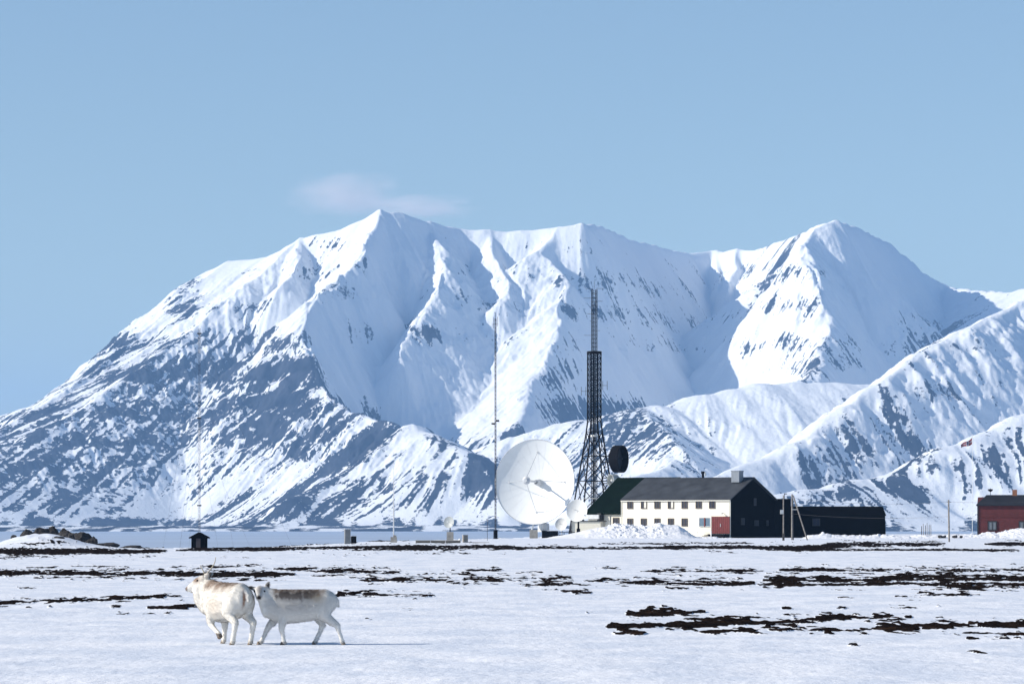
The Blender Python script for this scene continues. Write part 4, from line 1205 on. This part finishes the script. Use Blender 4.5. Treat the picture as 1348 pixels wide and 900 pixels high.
# ------------------------------------------------------------------ cloud
def cloud(name, cx, cy, rx, ry, D, label, dens):
    s = D / F; p = P(cx, cy, D)
    bm = bmesh.new(); bmesh.ops.create_icosphere(bm, subdivisions=4, radius=1)
    for v in bm.verts: v.co.x *= rx * s; v.co.z *= ry * s; v.co.y *= rx * s * .6
    m = bpy.data.materials.new('cloud'); m.use_nodes = True; nt = m.node_tree; nt.nodes.clear()
    o_ = nt.nodes.new('ShaderNodeOutputMaterial'); v_ = nt.nodes.new('ShaderNodeVolumePrincipled')
    v_.inputs['Color'].default_value = (1, .93, .92, 1); v_.inputs['Anisotropy'].default_value = 0
    tc = nt.nodes.new('ShaderNodeTexCoord')
    mp = nt.nodes.new('ShaderNodeMapping'); mp.inputs['Scale'].default_value = (1 / (rx * s), 1 / (rx * s * .6), 1 / (ry * s))
    nt.links.new(tc.outputs['Object'], mp.inputs['Vector'])
    ln_ = nt.nodes.new('ShaderNodeVectorMath'); ln_.operation = 'LENGTH'; nt.links.new(mp.outputs[0], ln_.inputs[0])
    n = nt.nodes.new('ShaderNodeTexNoise'); n.inputs['Scale'].default_value = 2.2; n.inputs['Detail'].default_value = 4; nt.links.new(mp.outputs[0], n.inputs['Vector'])
    a1 = nt.nodes.new('ShaderNodeMath'); a1.operation = 'MULTIPLY_ADD'; a1.inputs[1].default_value = 1.1; nt.links.new(n.outputs['Fac'], a1.inputs[0]); nt.links.new(ln_.outputs['Value'], a1.inputs[2])
    mr = nt.nodes.new('ShaderNodeMapRange'); mr.interpolation_type = 'SMOOTHSTEP'; mr.inputs['From Min'].default_value = 1.45; mr.inputs['From Max'].default_value = .55
    mr.inputs['To Min'].default_value = 0; mr.inputs['To Max'].default_value = dens
    nt.links.new(a1.outputs[0], mr.inputs['Value']); nt.links.new(mr.outputs['Result'], v_.inputs['Density']); nt.links.new(v_.outputs[0], o_.inputs['Volume'])
    me = bpy.data.meshes.new(name); bm.to_mesh(me); bm.free(); me.materials.append(m)
    o = bpy.data.objects.new(name, me); COL.objects.link(o); o.location = p
    return tag(o, label, 'cloud', kind='structure')
cloud('cloud', 456, 258, 98, 40, 16500, 'faint pale wisp of cloud above the main summit', .0055)
cloud('cloud', 550, 273, 100, 22, 16800, 'thin flat tail of cloud right of the main summit', .0050)
# ------------------------------------------------------------------ reindeer
def grow_body(name, chains, parent, voxel=.0125, smooth=11):
    """chains: lists of (x,y,z, rx,ry,rz) ellipsoids joined into ONE continuous remeshed surface"""
    bm = bmesh.new()
    for ch in chains:
        if len(ch) == 1: ch = ch * 2
        for a, b in zip(ch[:-1], ch[1:]):
            a = np.array(a, float); b = np.array(b, float)
            L = np.linalg.norm(b[:3] - a[:3]); rm = min(a[3:].min(), b[3:].min())
            n = max(2, int(L / (rm * .35)) + 1)
            for k in range(n + 1):
                q = a + (b - a) * k / n
                M_ = Matrix.Translation(q[:3]) @ Matrix.Diagonal((q[3], q[4], q[5], 1))
                bmesh.ops.create_icosphere(bm, subdivisions=2, radius=1, matrix=M_)
    me = bpy.data.meshes.new(name + '_raw'); bm.to_mesh(me); bm.free()
    o = bpy.data.objects.new(name + '_raw', me); COL.objects.link(o)
    r = o.modifiers.new('r', 'REMESH'); r.mode = 'VOXEL'; r.voxel_size = voxel; r.adaptivity = 0
    s = o.modifiers.new('s', 'SMOOTH'); s.iterations = smooth; s.factor = .5
    dg = bpy.context.evaluated_depsgraph_get(); dg.update()
    me2 = bpy.data.meshes.new_from_object(o.evaluated_get(dg))
    bpy.data.objects.remove(o, do_unlink=True)
    me2.name = name
    o2 = bpy.data.objects.new(name, me2); COL.objects.link(o2); o2.parent = parent
    me2.polygons.foreach_set('use_smooth', [True] * len(me2.polygons))
    return o2
def E(x, y, z, r, ry=None, rz=None): return (x, y, z, r, ry or r, rz or r)

def thick(l):
    return [(q[0], q[1], q[2], *(r * (1.22 if q[2] < .34 and q[2] > .06 else 1.0) for r in q[3:])) for q in l]

def coat_material():
    m = bpy.data.materials.new('reindeer_coat'); m.use_nodes = True
    nt = m.node_tree; b = nt.nodes['Principled BSDF']; b.inputs['Roughness'].default_value = .9; b.inputs['Specular IOR Level'].default_value = .1
    at = nt.nodes.new('ShaderNodeAttribute'); at.attribute_name = 'coat'
    tc = nt.nodes.new('ShaderNodeTexCoord'); n = nt.nodes.new('ShaderNodeTexNoise'); n.inputs['Scale'].default_value = 28; n.inputs['Detail'].default_value = 5
    nt.links.new(tc.outputs['Object'], n.inputs['Vector'])
    r = nt.nodes.new('ShaderNodeMapRange'); r.inputs['To Min'].default_value = .88; r.inputs['To Max'].default_value = 1.1; nt.links.new(n.outputs['Fac'], r.inputs['Value'])
    mx = nt.nodes.new('ShaderNodeVectorMath'); mx.operation = 'SCALE'; nt.links.new(at.outputs['Color'], mx.inputs[0]); nt.links.new(r.outputs['Result'], mx.inputs['Scale'])
    nt.links.new(mx.outputs[0], b.inputs['Base Color'])
    bp = nt.nodes.new('ShaderNodeBump'); bp.inputs['Distance'].default_value = .01; bp.inputs['Strength'].default_value = .25
    nt.links.new(n.outputs['Fac'], bp.inputs['Height']); nt.links.new(bp.outputs['Normal'], b.inputs['Normal'])
    return m
m_coat = coat_material()
m_eye = mat('black_eye', (.006, .005, .005), .15)
m_antler = mat('antler_bone', (.50, .44, .33), .6, (20, .2))
m_hoof = mat('dark_hoof', (.16, .12, .09), .6, (20, .3))
def paint(o, fn):
    me = o.data; n = len(me.vertices)
    co = np.empty(n * 3, dtype=np.float32); me.vertices.foreach_get('co', co); co = co.reshape(-1, 3)
    c = fn(co)
    at = me.attributes.new('coat', 'FLOAT_COLOR', 'POINT')
    at.data.foreach_set('color', np.concatenate([c, np.ones((n, 1))], 1).astype(np.float32).ravel())
    me.materials.clear(); me.materials.append(m_coat)
    return co, c
def mixc(c, col, w): return c * (1 - w[:, None]) + np.array(col)[None, :] * w[:, None]
def g3(co, p, r): 
    d = (co - np.array(p)[None, :]) / np.array(r)[None, :]
    return np.exp(-(d ** 2).sum(1))
def fur(o, fn, parent, count, seed, length=.022, skip=None):
    me = o.data; rng = np.random.RandomState(seed)
    np_ = len(me.polygons)
    cen = np.empty(np_ * 3, dtype=np.float32); me.polygons.foreach_get('center', cen); cen = cen.reshape(-1, 3)
    nor = np.empty(np_ * 3, dtype=np.float32); me.polygons.foreach_get('normal', nor); nor = nor.reshape(-1, 3)
    w = np.ones(np_); 
    if skip is not None: w = skip(cen)
    idx = rng.choice(np_, size=count, p=w / w.sum())
    c = cen[idx] + rng.normal(size=(count, 3)) * .003; n = nor[idx]
    fl = np.array([-.9, 0, -.55])[None, :] + rng.normal(size=(count, 3)) * .25
    fl = fl - (fl * n).sum(1)[:, None] * n
    fl /= np.linalg.norm(fl, axis=1)[:, None] + 1e-6
    d = fl * .9 + n * .22; d /= np.linalg.norm(d, axis=1)[:, None]
    sd = np.cross(d, n); sd /= np.linalg.norm(sd, axis=1)[:, None] + 1e-6
    Ln = length * (.5 + rng.rand(count))[:, None]
    wd = .0020
    v = np.stack([c - sd * wd - n * .003, c + sd * wd - n * .003, c + d * Ln], 1).reshape(-1, 3)
    me2 = bpy.data.meshes.new('fur')
    me2.from_pydata(v.tolist(), [], np.arange(count * 3).reshape(-1, 3).tolist())
    col = np.repeat(fn(c), 3, 0)
    at = me2.attributes.new('coat', 'FLOAT_COLOR', 'POINT')
    at.data.foreach_set('color', np.concatenate([col, np.ones((len(col), 1))], 1).astype(np.float32).ravel())
    me2.materials.append(m_coat)
    # shade the tufts with the body's normal so they read as soft fur
    me2.normals_split_custom_set_from_vertices(np.repeat(n, 3, 0).tolist())
    f = bpy.data.objects.new('fur', me2); COL.objects.link(f); f.parent = parent
    return f
def eye(p, r, parent):
    return MB().lathe([(.0005 + r * math.sin(math.pi * k / 8), -r * math.cos(math.pi * k / 8)) for k in range(9)], 12, T=p).build('eye', m_eye, parent, smooth=True)

# ---- yearling: local +x forward, +y to its left (towards the camera)
yl = empty('reindeer', (P(392, 0, 50).x, 50.0, gz(P(392, 0, 50).x, 50.0)), math.radians(180 + 3),
           'younger antlerless reindeer with a dark grey back, walking left and looking at the camera', 'reindeer', 'reindeer on the snow')
tors = [E(-.44, 0, .57, .07, .11, .13), E(-.37, 0, .55, .10, .15, .185), E(-.2, 0, .525, .12, .165, .21), E(0, 0, .51, .12, .175, .225), E(.15, 0, .505, .12, .17, .23), E(.27, 0, .51, .11, .155, .225), E(.37, 0, .525, .09, .12, .185)]
neck = [E(.30, 0, .60, .12, .12, .14), E(.40, .0, .61, .11, .11, .14), E(.475, .01, .665, .09, .09, .105)]
head = [E(.50, .015, .705, .080, .078, .075), E(.503, .07, .690, .070, .055, .068), E(.506, .125, .655, .050, .045, .050), E(.508, .165, .632, .040, .032, .038)]
throat = [E(.42, .02, .47, .06, .08, .12), E(.46, .03, .57, .06, .06, .08), E(.49, .06, .66, .045, .045, .045)]
earR = [E(.56, -.005, .735, .024, .016, .024), E(.61, -.01, .752, .034, .017, .030), E(.65, -.012, .762, .014, .010, .014)]
earL = [E(.440, -.005, .745, .024, .016, .024), E(.400, -.01, .785, .030, .017, .036), E(.380, -.012, .825, .014, .010, .018)]
legs = [
 [E(-.34, .075, .52, .12, .075, .13), E(-.335, .09, .40, .085, .06, .08), E(-.43, .09, .315, .045, .038, .05), E(-.515, .09, .262, .034, .028, .036), E(-.545, .09, .16, .023, .022, .03), E(-.575, .09, .075, .024, .023, .028), E(-.585, .09, .028, .034, .03, .026)],
 [E(-.33, -.075, .52, .12, .075, .13), E(-.25, -.085, .40, .085, .06, .08), E(-.29, -.085, .32, .046, .038, .05), E(-.325, -.085, .262, .034, .028, .036), E(-.285, -.085, .16, .023, .022, .03), E(-.245, -.085, .075, .024, .023, .028), E(-.225, -.085, .028, .036, .03, .026)],
 [E(.24, -.07, .52, .10, .07, .12), E(.27, -.08, .40, .07, .05, .07), E(.335, -.08, .30, .04, .035, .05), E(.395, -.08, .225, .032, .03, .034), E(.435, -.08, .14, .022, .021, .03), E(.465, -.08, .075, .024, .022, .026), E(.49, -.08, .028, .036, .03, .025)],
 [E(.22, .07, .52, .10, .07, .12), E(.20, .085, .40, .07, .05, .07), E(.205, .085, .30, .042, .036, .05), E(.215, .085, .21, .034, .031, .034), E(.20, .085, .14, .023, .022, .03), E(.188, .085, .075, .024, .023, .026), E(.18, .085, .028, .036, .032, .026)],
]
tail = [E(-.47, 0, .64, .03), E(-.515, 0, .575, .03, .025, .03), E(-.525, 0, .51, .018)]
body = grow_body('body', [tors, neck, head, throat, earR, earL, tail] + [thick(l) for l in legs], yl)
def coatY(co):
    x, y, z = co[:, 0], co[:, 1], co[:, 2]
    n = fbm(x * 9, z * 9 + y * 5, 501, 3)
    c = np.tile(np.array([[.82, .80, .76]]), (len(co), 1))
    in_b = sstep(-.40, -.28, x + .05 * n) * (1 - sstep(.30, .38, x))
    band = np.exp(-((z - .655 - .05 * n) / .055) ** 2) * (.55 + .9 * fbm(x * 25, z * 6, 507, 3) + .3) * in_b * sstep(-.32, -.12, x) * (1 - sstep(.24, .34, x))
    c = mixc(c, (.30, .22, .165), np.clip(in_b * sstep(.60, .70, z + .05 * n) * .85 * (1 + .9 * fbm(x * 22, y * 22, 509, 2)), 0, 1))
    c = mixc(c, (.06, .050, .048), np.clip(band * 1.7, 0, .95))
    c = mixc(c, (.34, .31, .29), np.clip(g3(co, (.05, .17, .53), (.36, .2, .12)) * .55, 0, 1))
    c = mixc(c, (.42, .34, .24), np.clip(g3(co, (-.25, .1, .61), (.09, .2, .06)) * .6, 0, 1))
    hd = sstep(.10, .135, y) * sstep(.45, .47, x)
    face = (x > .43) & (z > .58) & (y > .0)
    c = mixc(c, (.27, .25, .24), np.where(face, np.clip(g3(co, (.503, .10, .72), (.042, .13, .07)) * 1.1, 0, .9), 0))
    c = mixc(c, (.035, .028, .027), np.where(x > .43, np.clip(g3(co, (.508, .19, .625), (.034, .035, .030)) * 1.5, 0, 1), 0))
    c = mixc(c, (.07, .06, .058), np.clip((g3(co, (.62, .0, .755), (.04, .03, .03)) + g3(co, (.395, .0, .785), (.028, .03, .04))) * 1.2, 0, 1))
    c = mixc(c, (.22, .19, .17), np.where(z < .05, .45, 0) * np.ones(len(co)))
    return c
co, c = paint(body, coatY)
fur(body, coatY, yl, 40000, 5, .028, lambda p: np.where((p[:, 0] > .44) & (p[:, 1] > .02), .12, 1.0) * np.where(p[:, 2] < .25, .35, 1.0))
eye((.440, .085, .705), .015, body); eye((.565, .085, .705), .015, body)
for hx, hy in ((-.60, .09), (-.21, -.085), (.515, -.08), (.205, .085)):
    MB().lathe([(.001, .045), (.018, .042), (.030, .0), (.001, .0)], 10, T=(hx + (-.0 if hx < 0 else 0), hy, .0)).build('hoof', m_hoof, yl)

# ---- adult, seen from behind its left side, head in profile
ad_ = empty('reindeer', (P(297, 0, 50.2).x, 50.2, gz(P(297, 0, 50.2).x, 50.2)), math.atan2(.80, -.60),
            'larger white reindeer with thin antlers, seen from behind and lifting a front hoof', 'reindeer', 'reindeer on the snow')
tors = [E(-.46, 0, .61, .07, .13, .15), E(-.38, 0, .60, .11, .18, .215), E(-.2, 0, .565, .13, .205, .25), E(0, 0, .55, .13, .215, .268), E(.15, 0, .555, .13, .205, .275), E(.29, 0, .57, .12, .18, .265), E(.38, 0, .57, .09, .145, .22)]
neck = [E(.30, 0, .66, .15, .15, .19), E(.40, .01, .68, .14, .135, .19), E(.47, .03, .74, .115, .115, .15), E(.51, .05, .80, .085, .085, .10)]
fx, fy = .60, .80       # head direction in local axes = screen left
def hp(a, up, r, ry=None, rz=None, side=0): 
    return E(.505 + fx * a - fy * side, .035 + fy * a + fx * side, up, r, ry, rz)
head = [hp(.0, .835, .075), hp(.07, .805, .068), hp(.12, .768, .054), hp(.17, .735, .045), hp(.20, .722, .040)]
jaw = [hp(.0, .75, .075), hp(.08, .735, .055), hp(.16, .708, .036)]
throat = [E(.42, .04, .50, .09, .10, .12), E(.48, .09, .60, .09, .09, .12), E(.50, .11, .70, .075, .075, .10)]
ear1 = [hp(-.02, .87, .024, side=.055), hp(-.05, .895, .042, .040, .040, side=.10), hp(-.085, .93, .018, side=.14)]
ear2 = [hp(-.03, .87, .024, side=-.055), hp(-.075, .90, .042, .040, .040, side=-.10), hp(-.12, .93, .018, side=-.14)]
hindL = [E(-.31, .11, .56, .15, .10, .17), E(-.25, .13, .43, .10, .075, .10), E(-.34, .125, .35, .055, .048, .06), E(-.425, .12, .295, .042, .036, .045), E(-.40, .12, .18, .028, .027, .03), E(-.37, .12, .085, .028, .028, .03), E(-.355, .12, .03, .042, .036, .028)]
hindR = [E(-.33, -.11, .56, .15, .10, .17), E(-.29, -.13, .43, .10, .075, .10), E(-.39, -.125, .35, .055, .048, .06), E(-.485, -.12, .295, .042, .036, .045), E(-.465, -.12, .18, .028, .027, .03), E(-.435, -.12, .085, .028, .028, .03), E(-.42, -.12, .03, .042, .036, .028)]
frR = [E(.23, -.09, .54, .11, .08, .14), E(.19, -.10, .40, .075, .055, .08), E(.175, -.10, .30, .048, .042, .05), E(.175, -.10, .22, .038, .035, .036), E(.185, -.10, .14, .026, .025, .03), E(.19, -.10, .08, .028, .026, .028), E(.205, -.10, .03, .040, .034, .028)]
frL = [E(.23, .09, .54, .11, .08, .14), E(.22, .10, .40, .075, .055, .08), E(.225, .10, .32, .045, .042, .05), E(.20, .10, .255, .037, .034, .036), E(.11, .10, .195, .026, .025, .028), E(.04, .10, .155, .028, .026, .028), E(-.005, .10, .115, .030, .032, .036)]
tail = [E(-.49, 0, .70, .035), E(-.54, 0, .64, .035, .03, .035), E(-.555, 0, .57, .02)]
body = grow_body('body', [tors, neck, head, jaw, throat, ear1, ear2, thick(hindL), thick(hindR), thick(frR), thick(frL), tail], ad_)
def coatA(co):
    x, y, z = co[:, 0], co[:, 1], co[:, 2]
    n = fbm(x * 8, z * 8 + y * 6, 601, 3)
    c = np.tile(np.array([[.86, .82, .75]]), (len(co), 1))
    top = sstep(.66, .80, z + .04 * n) * sstep(-.40, -.3, x) * (1 - sstep(.26, .40, x))
    c = mixc(c, (.35, .265, .21), np.clip(top * .95 * (1 + .5 * n), 0, 1))
    c = mixc(c, (.09, .075, .075), np.clip(g3(co, (-.30, -.12, .77), (.18, .10, .04)) * .8, 0, 1))
    c = mixc(c, (.62, .50, .38), np.clip(g3(co, (.0, .2, .50), (.15, .12, .16)) * .4, 0, 1))
    c = mixc(c, (.32, .16, .09), np.clip(g3(co, (-.50, .05, .60), (.06, .016, .10)) * 1.5, 0, 1))
    hx = (co[:, 0] - .505) * fx + (co[:, 1] - .035) * fy
    hd = (co[:, 0] > .40) & (z > .66)
    c = mixc(c, (.05, .042, .042), np.where(hd, np.clip(np.exp(-((hx + .07) / .06) ** 2) * sstep(.80, .86, z) * 1.15, 0, 1), 0))
    c = mixc(c, (.30, .22, .17), np.where(hd, np.clip(np.exp(-((hx - .09) / .06) ** 2 - ((z - .845) / .05) ** 2) * 1.15, 0, 1), 0))
    c = mixc(c, (.12, .075, .06), np.where(hd, sstep(.19, .225, hx), 0))
    c = mixc(c, (.10, .08, .07), np.where((z < .145) & (x < .06) & (x > -.1) & (y > .05), .9, 0) * np.ones(len(co)))
    c = mixc(c, (.36, .31, .26), np.where(z < .055, .5, 0) * np.ones(len(co)))
    return c
paint(body, coatA)
fur(body, coatA, ad_, 36000, 9, .024, lambda p: np.where((p[:, 0] > .47) & (p[:, 2] > .68), .15, 1.0) * np.where(p[:, 2] < .27, .35, 1.0))
e1 = hp(.07, .835, .02, side=.062); eye(e1[:3], .0135, body)
e1 = hp(.07, .835, .02, side=-.062); eye(e1[:3], .0135, body)
def antler(pts, r0):
    mb = MB(); n = len(pts)
    # smooth the beam
    P_ = [Vector(p) for p in pts]; q = []
    for a, b_ in zip(P_[:-1], P_[1:]):
        for k in range(4): q.append(a.lerp(b_, k / 4))
    q.append(P_[-1])
    for _ in range(3): q = [q[0]] + [(q[i - 1] + 2 * q[i] + q[i + 1]) / 4 for i in range(1, len(q) - 1)] + [q[-1]]
    m_ = len(q)
    for i in range(m_ - 1):
        mb.bar(q[i], q[i + 1], r0 * (1 - .65 * i / m_), r0 * (1 - .65 * (i + 1) / m_), n=8)
    mb.build('antler', m_antler, ad_, smooth=True)
bx = .495; by = .01
antler([hp(-.03, .88, .01, side=.03)[:3], hp(-.03, .93, .01, side=.05)[:3], hp(.0, .98, .01, side=.07)[:3], hp(.035, 1.035, .01, side=.07)[:3]], .0125)
antler([hp(-.03, .88, .01, side=-.03)[:3], hp(-.05, .93, .01, side=-.05)[:3], hp(-.10, .985, .01, side=-.07)[:3], hp(-.15, 1.06, .01, side=-.08)[:3], hp(-.165, 1.145, .01, side=-.08)[:3]], .0125)
for hx, hy in ((-.335, .12), (-.40, -.12), (.23, -.10)):
    MB().lathe([(.001, .05), (.02, .047), (.035, .0), (.001, .0)], 10, T=(hx, hy, 0)).build('hoof', m_hoof, ad_)
MB().lathe([(.001, .02), (.03, .016), (.026, -.035), (.001, -.04)], 10, Matrix.Rotation(math.radians(-60), 3, 'Y'), T=(-.02, .10, .105)).build('hoof', m_hoof, ad_)
